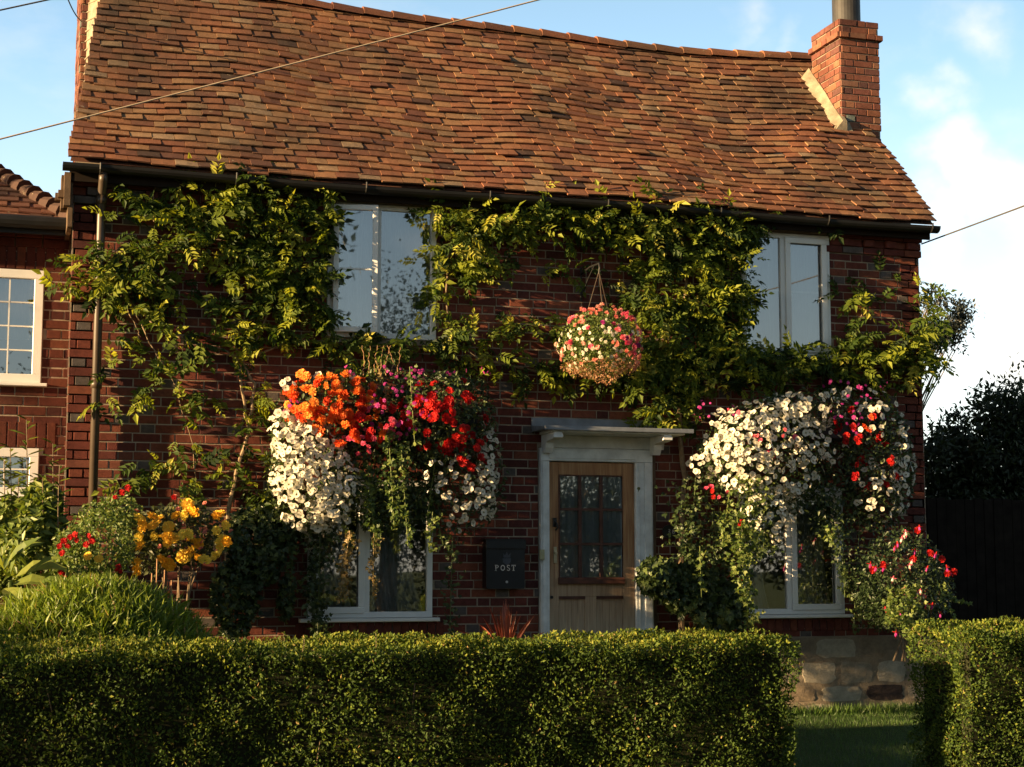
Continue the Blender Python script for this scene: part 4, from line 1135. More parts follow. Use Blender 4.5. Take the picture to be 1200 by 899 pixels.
# ---- hanging basket
hc = at(703,402,FY-.48); HR = .345
hb = thing('hanging_basket', hc-[0,0,HR], 'round hanging basket of pink and white flowers on a chain between the upstairs windows', 'hanging basket')
nb = NB()
for k in range(14): t = 2*math.pi*k/14; nb.tube([hc+np.array([.17*math.cos(t)*math.cos(a_), .17*math.sin(t)*math.cos(a_), -.15*math.sin(a_)]) for a_ in np.linspace(0, math.pi/2, 6)], .004, 5)
nb.tube([hc+np.array([.2*math.cos(t), .2*math.sin(t), 0]) for t in np.linspace(0, 2*math.pi, 25)], .006, 6)
nb.build('wire_basket', BLACK, hb)
nb = NB(); hk = at(702,318,FY-.48)
for k in range(3):
    t = 2*math.pi*k/3+.4; pA = hc+np.array([.2*math.cos(t), .2*math.sin(t), .0])
    nb.tube([pA*(1-u)+hk*u for u in np.linspace(0,1,4)], .004, 5)
nb.build('chain', BROWNP, hb)
nb = NB(); nb.tube([hk-[0,0,.02], hk+[0,-.015,.03], hk+[0,.0,.07], (hk[0],FY-.25,hk[2]+.08), (hk[0],FY,hk[2]+.05)], .009, 7); nb.tube([(hk[0],FY-.012,hk[2]-.2),(hk[0],FY-.012,hk[2]+.12)], .01, 6)
nb.tube([(hk[0],FY-.012,hk[2]-.18),(hk[0],FY-.2,hk[2]-.02),(hk[0],FY-.36,hk[2]+.07)], .007, 6); nb.build('wall_bracket', BLACK, hb)
def ball(n, lo=.85, zr=(-1,1)):
    d = rv(n*4); d = d[(d[:,2] > zr[0]) & (d[:,2] < zr[1])][:n]; lump = 1+.07*np.sin(d[:,:1]*5+1)*np.cos(d[:,2:]*6)+.05*np.sin(d[:,:1]*9+d[:,2:]*7); return hc+d*np.array([1.04,1,.88])*HR*lump*rng.uniform(lo,1.03,(len(d),1)), d
nb = NB(); P_, d = ball(5200, .55); simple(nb, P_, (.02,.04), rr=(.2,1)); nb.build('foliage', TRAIL, hb)
P_, d = ball(2000, .85, (-1,-.55)); P_ = P_+d*rng.uniform(0,.04,(len(P_),1)); nb = NB(); simple(nb, P_, (.012,.03), rr=(0,1), xd=(0,0,-.3)); nb.build('hanging_fringe', leafmat('russet fringe', [(0,(.30,.14,.08)),(.5,(.42,.22,.12)),(1,(.55,.36,.22))], .4), hb)
for nm, kd, mats, key, n, rad, zr_ in (('daisy_flower','dai',[PETW,EYEY],'daisy',100,(.015,.024),(-.75,.5)), ('begonia_flower','ros',[PPNK],'basket pink',22,(.022,.034),(-.5,.9)), ('begonia_flower','ros',[PSAL],'basket salmon',80,(.018,.03),(-.65,1)),('begonia_flower','ros',[PMAG],'basket magenta',6,(.02,.03),(-.4,.5))):
    P_, d = ball(n*2, .99, zr_); k = [i for i in range(len(P_)) if d[i][1] < .25][:n]
    for i in k: put_flower(hb, nm, flower_mesh(kd, mats, key, random.randrange(4)), P_[i]+d[i]*.01, d[i]+rv(1)[0]*.25, random.uniform(*rad))

# ================================================================== BORDER PLANTS
def plant(name, loc, label, cat, group=None): return thing(name, (loc[0], loc[1], GZ), label, cat, group)
def cloud(px, py, rx, ry, Y, dy, n):
    P_ = []
    for _ in range(n):
        d = rv(1)[0]*rng.uniform(.45,1)**.6
        P_.append(at(px+rx*d[0], py+ry*d[2], Y+dy*d[1]))
    return np.array(P_)
# yellow roses
yc = at(215,625,12.6)
yr = plant('rose_bush', yc, 'rose bush covered in double yellow flowers in front of the wall on the left', 'rose bush')
nb = NB(); P_ = np.concatenate([cloud(212,625,58,38,12.7,.30,1500), cloud(175,645,30,30,12.7,.25,400)]); simple(nb, P_, (.035,.06), (LEAF_V,LEAF_F), rr=(0,.7)); nb.build('foliage', leafmat('rose leaf', [(0,(.03,.04,.015)),(.7,(.06,.07,.02)),(1,(.14,.06,.03))], .3), yr)
nb = NB()
for _ in range(8): a = at(200+random.uniform(-12,14),760,12.7); b = at(210+random.uniform(-40,40),630,12.7+random.uniform(-.2,.2)); nb.tube([a, a*.5+b*.5+[0,0,.05], b], [.009,.007,.004], 6)
nb.build('stem', BARK, yr)
YB = [(272,300),(300,360),(375,365),(380,295),(435,310),(395,445),(275,455),(290,510),(500,370),(490,435),(490,490),(540,450),(600,430),(650,425),(560,285),(620,285),(640,205),(690,255),(675,490),(710,490),(665,560),(605,590),(620,615),(730,605),(770,620),(500,655),(450,615),(860,285),(890,270),(860,405),(930,360),(900,470),(935,480),(890,525),(855,590),(255,640),(260,700)]
ym = flower_mesh('ros', [PYEL], 'rose yellow')
for (u, v) in YB: put_flower(yr, 'rose_flower', flower_mesh('ros', [PYEL], 'rose yellow', random.randrange(4)), at(120+u/6.42, 560+v/6.42, 12.4+random.uniform(-.1,.12)), unit(np.array([-.3,-.8,.3])+rv(1)[0]*.45), random.uniform(.042,.060))
bm = flower_mesh('ros', [PBUD], 'rose bud')
for (u, v) in [(545,140),(770,190),(605,355),(770,405),(430,515),(965,400),(570,235),(260,245),(735,485),(740,530),(500,600)]: put_flower(yr, 'rose_bud', bm, at(120+u/6.42, 560+v/6.42, 12.45), unit(np.array([-.2,-.6,.6])+rv(1)[0]*.4), .02)
# red flowered bush
rb = plant('flowering_bush', at(110,640,12.2), 'loose green bush with small red blooms at the foot of the downpipe', 'bush')
nb = NB(); P_ = np.concatenate([cloud(118,635,42,50,12.3,.35,2000), cloud(90,670,34,34,12.2,.3,1100), cloud(140,600,26,22,12.4,.2,500), cloud(75,650,16,30,12.2,.2,400)]); simple(nb, P_, (.028,.05), rr=(.2,1)); nb.build('foliage', TRAIL, rb)
nb = NB()
for _ in range(10): a = at(110+random.uniform(-15,15),760,12.3); b = at(115+random.uniform(-40,40),620,12.3); nb.tube([a, a*.5+b*.5+[.02,0,0], b], [.008,.006,.003], 6)
nb.build('stem', BARK, rb)
rm_ = flower_mesh('ros', [PRED], 'rose red')
for (x, y) in [(75,634),(82,630),(88,627),(79,640),(73,648),(90,633),(70,640),(104,628),(108,634),(101,638),(71,671),(76,673),(150,572),(143,577),(135,583),(139,664),(141,670),(137,668),(204,583)]: put_flower(rb, 'rose_flower', rm_, at(x, y, 11.95), unit(np.array([-.3,-.8,.4])+rv(1)[0]*.4), random.uniform(.018,.028))
for (x, y) in [(103,652),(116,655)]: put_flower(rb, 'rose_flower', ym, at(x, y, 11.9), (-.3,-.8,.4), .034)

# grass mound
mc = at(110,760,10.6)
mg = plant('ornamental_grass', mc, 'broad rounded mound of bright green grassy blades behind the long hedge', 'ornamental grass')
nb = NB(); V = []; F = []; mr = at(268,730,10.6)[0]-mc[0]; ml = mc[0]-at(-60,730,10.6)[0]; mt = at(120,690,10.6)[2]
def mound(t, s_):
    rx_ = (mr if math.cos(t) > 0 else ml); return np.array([mc[0]+rx_*math.cos(t)*math.cos(s_), 10.75+.75*math.sin(t)*math.cos(s_), GZ+(mt-GZ)*math.sin(s_)**.5])
for j in range(9):
    for i in range(24): V.append((mound(2*math.pi*i/24, math.pi/2*j/8.01)-[mc[0],10.75,GZ])*.93+[mc[0],10.75,GZ])
for j in range(8):
    for i in range(24): i2 = (i+1) % 24; F.append((j*24+i, j*24+i2, (j+1)*24+i2, (j+1)*24+i))
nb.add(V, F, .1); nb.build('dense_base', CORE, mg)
nb = NB(); n = 19000; t = rng.uniform(0, 2*math.pi, n); s_ = rng.uniform(.25, 1.5, n)
P_ = np.array([(mound(a, b)-[mc[0],10.75,GZ])*rng.uniform(.86,1.0)+[mc[0],10.75,GZ] for a, b in zip(t, s_)])
o_ = unit(P_-np.array([mc[0],10.75,.2]))
d_ = o_*.55+np.array([0,0,.4])+rv(n)*.75
blade_tint = np.clip(rng.normal(.5,.25,n), 0, .94); blade_tint[rng.uniform(size=n) < .02] = 1  # random tint for each blade
nb.inst([(0,-.03,0),(0,.03,0),(.5,.045,.08),(.5,-.045,.08),(1,0,-.18)], BLADE_F, P_, d_, rv(n), rng.uniform(.07,.15,n), blade_tint)
nb.build('grass_blades', MOUND, mg)
nb = NB()
for x, y0_, y1_ in [(168,700,685),(170,720,686),(184,700,655),(193,700,668),(201,700,680),(178,700,672)]: nb.tube([at(x-1,y0_,10.9), at(x,y1_,10.9)], [.006,.004], 6)
nb.build('dead_stalks', DRY, mg)

# left border shrubs
def stalk_shrub(name, label, cat, specs, Y, mat, size=(.07,.12), fol=None):
    root = plant(name, at(specs[0][0], 700, Y), label, cat, 'shrubs in front of the neighbouring house')
    nb = NB(); sb = NB()
    for (x, y, xb) in specs:
        top = at(x, y, Y+random.uniform(-.2,.2)); bot = at(xb, 760, Y); n = 34
        path = [bot*(1-u)+top*u+np.array([.05*math.sin(u*3+x),0,0])*(1-u) for u in np.linspace(0,1,8)]
        sb.tube(path, [.009-.0008*i for i in range(8)], 6)
        P_ = np.array([bot*(1-u)+top*u+np.array([.05*math.sin(u*3+x),0,0])*(1-u) for u in np.linspace(.25,1,n)])
        th = np.arange(n)*2.4; d = np.stack([np.cos(th), np.sin(th), np.full(n,.45)], 1)
        nb.inst(SLIM_V if size[0] > .05 else LEAF_V, SLIM_F if size[0] > .05 else LEAF_F, P_, d, np.stack([-np.cos(th)*.3, -np.sin(th)*.3, np.ones(n)], 1)+rv(n)*.2, rng.uniform(*size, n), rng.uniform(0,.9,n))
    if fol:
        for f in fol: simple(nb, cloud(*f), (size[0]*.7, size[1]*.8), (LEAF_V, LEAF_F), rr=(0,.9))
    nb.build('foliage', mat, root); sb.build('stem', BARK, root); return root
random.seed(5)
stalk_shrub('tall_shrub', 'tall upright leafy shrub before the neighbour’s lower window at the left edge'.replace('’', "'"), 'shrub', [(31,492,28),(12,525,10),(5,540,0),(-8,520,-10),(22,560,18),(-20,540,-25),(40,560,30)], 13.2, SHRUB, (.10,.16), [(5,640,30,60,13.3,.3,900)])
stalk_shrub('leafy_shrub', 'rounded leafy shrub squeezed against the left corner of the cottage', 'shrub', [(62,520,55),(70,545,62),(50,560,45),(58,575,50),(40,585,38),(66,575,60)], 13.0, SHRUB, (.09,.14), [(48,610,26,50,13.1,.25,1100),(30,640,30,40,13.0,.25,700)])
bl_ = plant('broad_leaved_plant', at(25,670,11.9), 'plant with big arching broad leaves at the lower left edge', 'plant')
nb = NB()
BL_V = [(0,0,0),(.15,.12,.05),(.4,.2,.10),(.7,.14,.02),(1,0,-.22),(.7,-.14,.02),(.4,-.2,.10),(.15,-.12,.05),(.4,0,.04),(.7,0,-.03)]; BL_F = [(0,8,2,1),(8,9,3,2),(9,4,3),(0,7,6,8),(8,6,5,9),(9,5,4)]
for (x, y, dx_, dz_, s_) in [(5,668,-.5,.8,.34),(12,672,.3,.9,.34),(18,676,.9,.5,.36),(28,672,.95,.35,.3),(14,685,.8,.1,.34),(4,690,.2,-.2,.34),(-6,680,-.9,.3,.3),(36,680,.95,.1,.24),(22,690,.4,-.4,.28),(46,684,.8,.3,.2),(8,660,.55,.7,.3),(40,668,.6,.6,.22)]:
    nb.inst(BL_V, BL_F, [at(x,y,11.9+random.uniform(-.15,.15))], [(dx_,-.35,dz_*.7)], [(-.1,-.5,.8)], s_, random.uniform(.3,.9))
nb.tube([at(12,760,11.95), at(12,680,11.9)], .015, 7, .3)
nb.build('foliage', SHRUB, bl_)

# dark ivy low on the wall right of the roses
iv = plant('ivy_bush', at(300,690,13.5), 'dark ivy growing low on the wall between the roses and the downstairs window', 'ivy')
nb = NB(); simple(nb, np.concatenate([cloud(300,640,36,52,13.6,.16,1500), cloud(275,700,30,50,13.6,.14,900), cloud(330,620,26,28,13.6,.14,500), cloud(335,700,10,30,13.65,.08,160)]), (.04,.065), (IVY_V, IVY_F)); nb.build('foliage', IVY, iv)
nb = NB(); stems(nb, [[(285,760,.012),(290,700),(300,620)],[(290,700,.008),(330,640)]], .01); nb.build('stem', BARK, iv)
iv2 = plant('ivy_bush', at(790,690,13.5), 'dark ivy bush against the right side of the door frame', 'ivy')
nb = NB(); simple(nb, np.concatenate([cloud(772,676,26,24,13.45,.22,700), cloud(805,690,34,32,13.55,.2,900), cloud(840,710,30,36,13.6,.16,600)]), (.045,.075), (IVY_V, IVY_F)); 
simple(nb, np.concatenate([cloud(822,727,8,6,13.3,.05,12), cloud(850,722,8,8,13.3,.05,14), cloud(812,712,8,4,13.3,.05,8)]), (.06,.09), (IVY_V, IVY_F), rr=(.9,1)); nb.build('foliage', IVY, iv2)
nb = NB(); stems(nb, [[(800,770,.014),(795,720),(780,680)],[(810,770,.01),(835,720),(850,700)]], .01); nb.build('stem', BARK, iv2)

# red strap-leaved plant
ph = plant('strap_leaved_plant', at(592,760,13.2), 'reddish brown spiky strap-leaved plant below the post box', 'plant')
nb = NB(); base = at(592,775,13.2)
for (x, y, w) in [(593,702,.03),(590,704,.028),(596,708,.026),(582,720,.018),(574,712,.016),(545,741,.016),(562,732,.018),(566,724,.014),(610,722,.016),(625,722,.014),(629,718,.016),(618,738,.016),(606,716,.014),(640,740,.012),(535,738,.012),(600,712,.014),(586,712,.016)]:
    tip = at(x, y, 13.2+random.uniform(-.25,.1)); V = []; F = []
    m_ = base*.45+tip*.55+np.array([0,0,.06]); sd = unit(np.cross(tip-base, [0,1,0]))
    for i, u in enumerate(np.linspace(0,1,6)):
        p = base*(1-u)**2+2*m_*u*(1-u)+tip*u*u; ww = w*(1-u**3)
        V += [p-sd*ww, p+np.array([0,.008,0]), p+sd*ww]
    for i in range(5): a = i*3; F += [(a,a+1,a+4,a+3),(a+1,a+2,a+5,a+4)]
    nb.add(V, F, random.random())
nb.build('foliage', PHORM, ph)

# fuchsia at the right corner
fu = plant('fuchsia_bush', at(1060,690,13.3), 'fuchsia bush with hanging pink and red flowers at the right corner of the cottage', 'bush')
nb = NB(); simple(nb, np.concatenate([cloud(1055,680,56,64,13.35,.35,3600), cloud(1085,690,34,40,13.3,.3,1000), cloud(1030,700,30,40,13.4,.25,900)]), (.03,.055), rr=(0,.6)); nb.build('foliage', IVY, fu)
for it in [(1062,700,1066,748,20,260,(.03,.045),12.85,(.4,1)),(1045,690,1042,730,14,120,(.03,.045),12.9,(.4,1)),(1098,680,1118,728,7,40,(.03,.04),12.95,(.5,1)),(1070,685,1066,700,18,80,(.03,.045),12.85,(.5,1)),(1106,698,1136,708,3,34,(.03,.04),12.95,(.5,1))]:
    nb = NB(); strand(nb, *it[:8], rr=it[8]); nb.tube([at(it[0],it[1],it[7]), at(it[2],it[3],it[7])], .003, 5); nb.build('trailing_stem', TRAIL, fu)
nb = NB()
for _ in range(9): a = at(1060+random.uniform(-20,20),775,13.4); b = at(1060+random.uniform(-45,50),660+random.uniform(-20,20),13.4); nb.tube([a, a*.5+b*.5+[.03,0,.05], b], [.01,.007,.004], 6)
nb.build('stem', BARK, fu)
fm = flower_mesh('fuc', [PPNK, PETW], 'fuchsia pink'); fm2 = flower_mesh('fuc', [PRED, PMAG], 'fuchsia red')
for (x, y, k) in [(1060,630,0),(1056,634,0),(1062,626,0),(1048,644,1),(1066,665,0),(1068,660,0),(1046,680,0),(1060,693,0),(1075,697,0),(1079,694,0),(1082,700,0),(1038,715,1),(1056,720,1),(1050,744,1),(1035,668,1),(1026,668,1),(1020,664,1),(1072,648,1),(1078,620,1),(1096,652,1),(1110,668,1),(1116,672,1),(1092,712,1),(1085,710,1),(1102,722,1),(1052,640,1),(1086,668,1)]:
    put_flower(fu, 'fuchsia_flower', fm2 if k else fm, at(x, y, 12.92+random.uniform(-.05,.1)), unit(np.array([0,-.15,1])+rv(1)[0]*.25), random.uniform(.035,.05))
for (x, y) in [(1022,668),(1035,662),(1110,672),(1118,670),(1104,655),(1090,648),(1075,622),(1070,655)]: put_flower(fu, 'begonia_flower', rm_, at(x, y, 13.0), unit(np.array([-.1,-.9,.3])), .036)

# ================================================================== HEDGES
def hedge(x0, x1, y0, y1, z1, label, dens=9800, seed=0, z0=GZ-.02, end_l=True, end_r=True, vis=None):
    h = thing('clipped_hedge', ((x0+x1)/2, (y0+y1)/2, GZ), label, 'hedge', 'clipped garden hedges')
    def und(x, z): return .028*np.sin(x*4.3+z*3+seed)+.018*np.sin(x*11-z*9)+.014*np.sin(z*17+x*3)+.010*np.sin(x*29+z*23)
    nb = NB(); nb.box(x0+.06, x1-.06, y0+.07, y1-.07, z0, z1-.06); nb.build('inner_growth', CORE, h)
    P_ = []; Nn = []
    n = int((x1-x0)*(z1-z0)*dens); x = rng.uniform(x0, x1, n); z = rng.uniform(z0, z1, n); d = rng.exponential(.022, n)-.012
    P_.append(np.stack([x, y0+und(x, z)+np.clip(d,-.02,.08), z], 1)); Nn.append(np.tile([0,-1,.25],(n,1)))
    n = int((x1-x0)*(y1-y0)*dens*1.3); x = rng.uniform(x0, x1, n); y = rng.uniform(y0, y1, n)
    rim = .025*(np.minimum(y-y0, y1-y) < .04)
    P_.append(np.stack([x, y, z1+und(x, y*2)*.8-rim-np.clip(rng.exponential(.022, n)-.014,-.03,.07)], 1)); Nn.append(np.tile([0,-.2,1],(n,1)))
    n = int((x1-x0)*(z1-z0)*dens*.25); x = rng.uniform(x0, x1, n); z = rng.uniform(z0, z1, n)
    P_.append(np.stack([x, y1-und(x, z), z], 1)); Nn.append(np.tile([0,1,.25],(n,1)))
    for xe, on, s_ in ((x0, end_l, -1), (x1, end_r, 1)):
        if on:
            n = int((y1-y0)*(z1-z0)*dens*1.1); y = rng.uniform(y0, y1, n); z = rng.uniform(z0, z1, n)
            P_.append(np.stack([xe+s_*(und(y, z)-np.clip(rng.exponential(.022, n)-.014,-.02,.07)), y, z], 1)); Nn.append(np.tile([s_,-.1,.25],(n,1)))
    P_ = np.concatenate(P_); Nn = np.concatenate(Nn); n = len(P_)
    nn = Nn*.55+rv(n)*.75; X = rv(n)+Nn*.5+np.array([0,0,.35])
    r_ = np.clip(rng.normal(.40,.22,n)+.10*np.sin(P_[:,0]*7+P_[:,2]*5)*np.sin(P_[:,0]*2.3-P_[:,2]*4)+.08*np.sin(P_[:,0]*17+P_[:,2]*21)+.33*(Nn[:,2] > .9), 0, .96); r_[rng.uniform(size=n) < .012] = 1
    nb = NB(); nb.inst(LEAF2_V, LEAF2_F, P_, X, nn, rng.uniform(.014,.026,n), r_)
    # shoots standing above the clipped top
    m = int((x1-x0)*26); sb = NB()
    for _ in range(m):
        x = random.uniform(x0+.02, x1-.02); y = random.uniform(y0+.03, y1-.03); L = abs(random.gauss(.015,.016))+.01
        if random.random() < .07: L = random.uniform(.05,.10)
        k = max(5, int(L*190)); u = np.linspace(0,1,k); lean = np.array([random.uniform(-.2,.2), random.uniform(-.2,.2), 1])
        Q = np.array([x,y,z1-.01])+u[:,None]*L*lean; th = np.arange(k)*2.0
        nb.inst(LEAF2_V, LEAF2_F, Q, np.stack([np.cos(th), np.sin(th), np.full(k,.8)],1), rv(k)*.3+[0,0,1], rng.uniform(.014,.024,k), rng.uniform(.5,.95,k))
        sb.tube([Q[0]-[0,0,.02], Q[-1]], .0016, 4)
    for _ in range(int((x1-x0)*1.6)):
        x = random.uniform(x0+.05, x1-.05); z = random.uniform(z0+.1, z1-.15); L = random.uniform(.08,.25)
        sb.tube([(x, y0+.02, z), (x+random.uniform(-.03,.03), y0+.0, z+L)], .003, 4)
    off_ = nb.n; nb.V += sb.V; nb.F += [(fa_+off_, r_, m_+1) for fa_, r_, m_ in sb.F]; nb.n += sb.n
    nb.build('foliage', [HLEAF, BARK], h)
    return h
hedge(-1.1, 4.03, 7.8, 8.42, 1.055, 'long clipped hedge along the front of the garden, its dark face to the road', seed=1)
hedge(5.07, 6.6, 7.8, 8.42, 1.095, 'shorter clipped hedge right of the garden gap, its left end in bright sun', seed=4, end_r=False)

hedge(-5.4, -4.8, 7.2, 10.9, 1.88, 'tall clipped hedge out of view on the left, added to shade the lawn', dens=2600, seed=7)  # off-frame blocker, added to keep the low sun off the lawn

# ================================================================== RIGHT SIDE AND BACKGROUND
fy = 15.6
fn = thing('board_fence', (10.2, fy, GZ), 'dark close-boarded fence in deep shade at the right of the cottage', 'fence')
zt_ = at(1140,585,fy)[2]
nb = NB(); x = 8.6
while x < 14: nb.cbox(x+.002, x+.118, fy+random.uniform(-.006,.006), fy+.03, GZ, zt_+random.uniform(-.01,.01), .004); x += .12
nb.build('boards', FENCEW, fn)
nb = NB()
for z in (.5, zt_-.3): nb.box(8.6, 14, fy+.04, fy+.09, z, z+.09)
for x in (8.7, 10.6, 12.4): nb.box(x, x+.1, fy+.1, fy+.2, GZ, zt_+.02)
nb.build('rail', FENCEW, fn)

def tree(name, loc, label, cat, crown, n, size, mat, trunk, group=None, tm=(LEAF_V, LEAF_F), seed=0, limbs=7, spread=.16):
    root = thing(name, (loc[0], loc[1], 0), label, cat, group)
    rr = random.Random(seed); nb = NB(); tot = sum(c[3]*c[4]*c[5] for c in crown)**1.0
    for (cx, cy, cz, rx, ry, rz) in crown:
        m = int(n*rx*ry*rz/tot)+60; cl_ = max(5, m//70)
        cc = rv(cl_)*rng.uniform(.45,1,(cl_,1))
        idx = rng.integers(0, cl_, m); p = cc[idx]+rng.normal(0,spread,(m,3))
        P_ = p*np.array([rx,ry,rz])+np.array([cx,cy,cz])
        d = unit(p); X = rv(m)+d*.4; Nn = rv(m)*.6+np.array([0,0,.6])+d*.5
        nb.inst(tm[0], tm[1], P_, X, Nn, rng.uniform(*size, m), np.clip(rng.normal(.5,.25,m)+.15*d[:,2],0,1))
    nb.build('crown', mat, root)
    nb = NB(); tr, th = trunk; base = np.array([loc[0], loc[1], -.04]); topz = th
    nb.tube([base, base+[.05,0,topz*.35], base+[-.03,.05,topz*.7], base+[0,0,topz]], [tr*1.25, tr, tr*.8, tr*.5], 10)
    for (cx, cy, cz, rx, ry, rz) in crown:
        for _ in range(limbs):
            s_ = base+[0,0,topz*rr.uniform(.45,.95)]; e = np.array([cx+rx*rr.uniform(-.7,.7), cy+ry*rr.uniform(-.7,.7), cz+rz*rr.uniform(-.5,.7)])
            nb.tube([s_, s_*.5+e*.5+np.array([0,0,.1]), e], [tr*.3, tr*.2, tr*.06], 6)
    nb.build('trunk', BARK, root); return root
def C(px, py, Y, rx, ry, rz): p = at(px, py, Y); return (p[0], p[1], p[2], rx, ry, rz)
random.seed(9)
tb_ = at(1160,560,17.2)
tree('leafy_tree', tb_, 'dark bushy tree above the board fence at the right edge', 'tree', [C(1150,550,17.2,.8,.7,.6), C(1200,520,17.3,.8,.7,.75), C(1110,545,17.0,.5,.5,.5), C(1180,600,17,1.1,.6,.5), C(1260,540,17.4,1.0,.8,.9), C(1110,600,16.9,.5,.5,.45), C(1185,480,17.2,.6,.4,.3), C(1145,500,17.2,.4,.4,.25),C(1320,560,17.4,1.0,.8,.9)], 46000, (.06,.10), TREEM, (.14, 2.0), seed=3, limbs=2, spread=.18)
sp_ = at(1085,380,19.5); sp_ = np.array([sp_[0]-.5, 19.9, 0])
tree('slender_tree', sp_, 'grey-leaved treetop poking out behind the right corner of the cottage', 'tree', [C(1108,378,19.5,.42,.3,.36), C(1096,352,19.5,.26,.2,.16), C(1122,372,19.5,.25,.2,.26), C(1090,395,19.5,.36,.3,.22)], 2600, (.05,.08), TREEG, (.05, 4.4), seed=4, limbs=14, spread=.2)

# trees across the road behind the camera (seen only as reflections in the windows)
for i, (x, y, h, lab) in enumerate([(-9,-10,11,'tall bushy tree nearest the sunset end of the row across the road'),(-5,-11,12.5,'tallest tree of the row across the road'),(4.6,-12,10.6,'third tree from the sunset end across the road'),(9,-11,8.6,'fourth tree from the sunset end across the road'),(15,-14,6.0,'low tree beside the gap in the row across the road'),(24,-14,4.6,'smallest tree of the row across the road'),(31,-12,9,'far right tree of the row across the road')]):
    tree('roadside_tree', (x, y, 0), lab, 'tree',
         [(x, y, h*.62, 3.3, 2.6, h*.36), (x+1.8, y+.3, h*.38, 2.6, 2.0, h*.30), (x-1.8, y, h*.4, 2.6, 2.0, h*.3), (x, y+.4, 1.5, 3.4, 1.5, 1.6)], (42000 if x in (4.6, 9, 15) else 9000), ((.09,.16) if x in (4.6, 9, 15) else (.2,.34)), TREEM, (.24, h*.6), 'trees across the road', seed=20+i, limbs=4)
tree('added_shade_tree', (-7.6, 15.0, 0), 'unseen dense tree added left of view to shade the neighbouring house', 'tree', [(-7.6,14.95,4.7,1.8,1.75,2.2),(-7.6,14.95,2.6,1.6,1.7,1.6)], 9000, (.14,.22), TREEM, (.2, 3.2), seed=31, limbs=4)  # added off frame to cast shade on the neighbour's roof and front
tree('added_shade_shrub', (-6, 6.85, 0), 'unseen bushy shrub added left of view to shade the face of the long hedge', 'shrub', [(-6,6.9,1.15,.6,.42,.8)], 1500, (.09,.14), TREEM, (.06, .9), seed=33, limbs=4)  # unseen, added for dappled shade on the long hedge's road face

# ================================================================== WIRES
def wire(p0, p1, sag, rad, label, name='overhead_wire', mat=None):
    t = NB(); n = 24; pts = []
    for i in range(n+1):
        u = i/n; p = p0*(1-u)+p1*u; p = p+np.array([0,0,-sag*4*u*(1-u)]); pts.append(p)
    t.tube(pts, rad, 6, .5); t.build(name, mat or WIREM, None, label=label, cat='cable', group='overhead cables')
WIREM = plain('weathered cable', (.33,.27,.2), .7, .3)
WIRED = plain('dark cable', (.06,.055,.05), .7, .3)
def extend(pa, pb, k0, k1): d = pb-pa; return pa-d*k0, pb+d*k1
a, b = extend(at(0,161,12.2), at(620,0,12.2), .6, 1.2); wire(a, b, .02, .0065, 'pale cable crossing in front of the roof tiles')
a, b = extend(at(0,12,12), at(60,-1,12), 6, 3); wire(a, b, .0, .006, 'dark cable high in the top left corner of the sky', mat=WIRED)
wire(at(70,-30,13.5), at(101,27,15.6), .10, .006, 'short drooping cable fixed to the left end of the roof', mat=WIRED)
a, b = extend(at(1080,286,13.9), at(1200,240,12.5), 0, 5); wire(a, b, .02, .0075, 'dark cable leaving the right end of the eaves', mat=WIRED)
nb = NB(); p = at(1080,286,13.9)

# ================================================================== WORLD, SUN, CAMERA
SUN_EL, SUN_AZ = R(8.5), R(9.5)      # sun low, to the left and a little in front of the facade
tosun = Vector((-math.cos(SUN_EL)*math.cos(SUN_AZ), -math.cos(SUN_EL)*math.sin(SUN_AZ), math.sin(SUN_EL)))
W = bpy.data.worlds.new('World'); S.world = W; W.use_nodes = True; nt = W.node_tree; nt.nodes.clear()
out = nt.nodes.new('ShaderNodeOutputWorld'); bg = nt.nodes.new('ShaderNodeBackground'); sky = nt.nodes.new('ShaderNodeTexSky')
sky.sky_type = 'NISHITA'; sky.sun_disc = False; sky.sun_elevation = SUN_EL; sky.sun_rotation = math.atan2(tosun.x, tosun.y)
sky.air_density = 1.0; sky.dust_density = .4; sky.ozone_density = 1.6
tc = nt.nodes.new('ShaderNodeTexCoord')
def wn(ty, **k):
    n_ = nt.nodes.new(ty)
    for a_, b_ in k.items(): setattr(n_, a_, b_)
    return n_
def noise(scale, detail, stretch):
    mp = wn('ShaderNodeMapping'); mp.inputs['Scale'].default_value = stretch; nt.links.new(tc.outputs['Generated'], mp.inputs[0])
    n_ = wn('ShaderNodeTexNoise'); n_.inputs['Scale'].default_value = scale; n_.inputs['Detail'].default_value = detail; n_.inputs['Roughness'].default_value = .55; nt.links.new(mp.outputs[0], n_.inputs[0]); return n_.outputs[0]
def mth(op, a_, b_=None):
    n_ = wn('ShaderNodeMath', operation=op)
    for i, v in enumerate((a_, b_)):
        if v is None: continue
        if isinstance(v, (int, float)): n_.inputs[i].default_value = v
        else: nt.links.new(v, n_.inputs[i])
    return n_.outputs[0]
wpn = wn('ShaderNodeTexNoise'); wpn.inputs['Scale'].default_value = 14; wpn.inputs['Detail'].default_value = 5; nt.links.new(tc.outputs['Generated'], wpn.inputs[0])
wps = wn('ShaderNodeVectorMath', operation='SUBTRACT'); nt.links.new(wpn.outputs['Color'], wps.inputs[0]); wps.inputs[1].default_value = (.5,.5,.5)
wpm = wn('ShaderNodeVectorMath', operation='SCALE'); nt.links.new(wps.outputs[0], wpm.inputs[0]); wpm.inputs['Scale'].default_value = .09
wpa = wn('ShaderNodeVectorMath', operation='ADD'); nt.links.new(tc.outputs['Generated'], wpa.inputs[0]); nt.links.new(wpm.outputs[0], wpa.inputs[1])
def dirv(px, py): d = _f+(px-600)/FPX*_r+(449.5-py)/FPX*_u; return d/np.linalg.norm(d)
nz = noise(9, 7, (1,1,1.4)); nzf = noise(30, 6, (1,1,1.6))
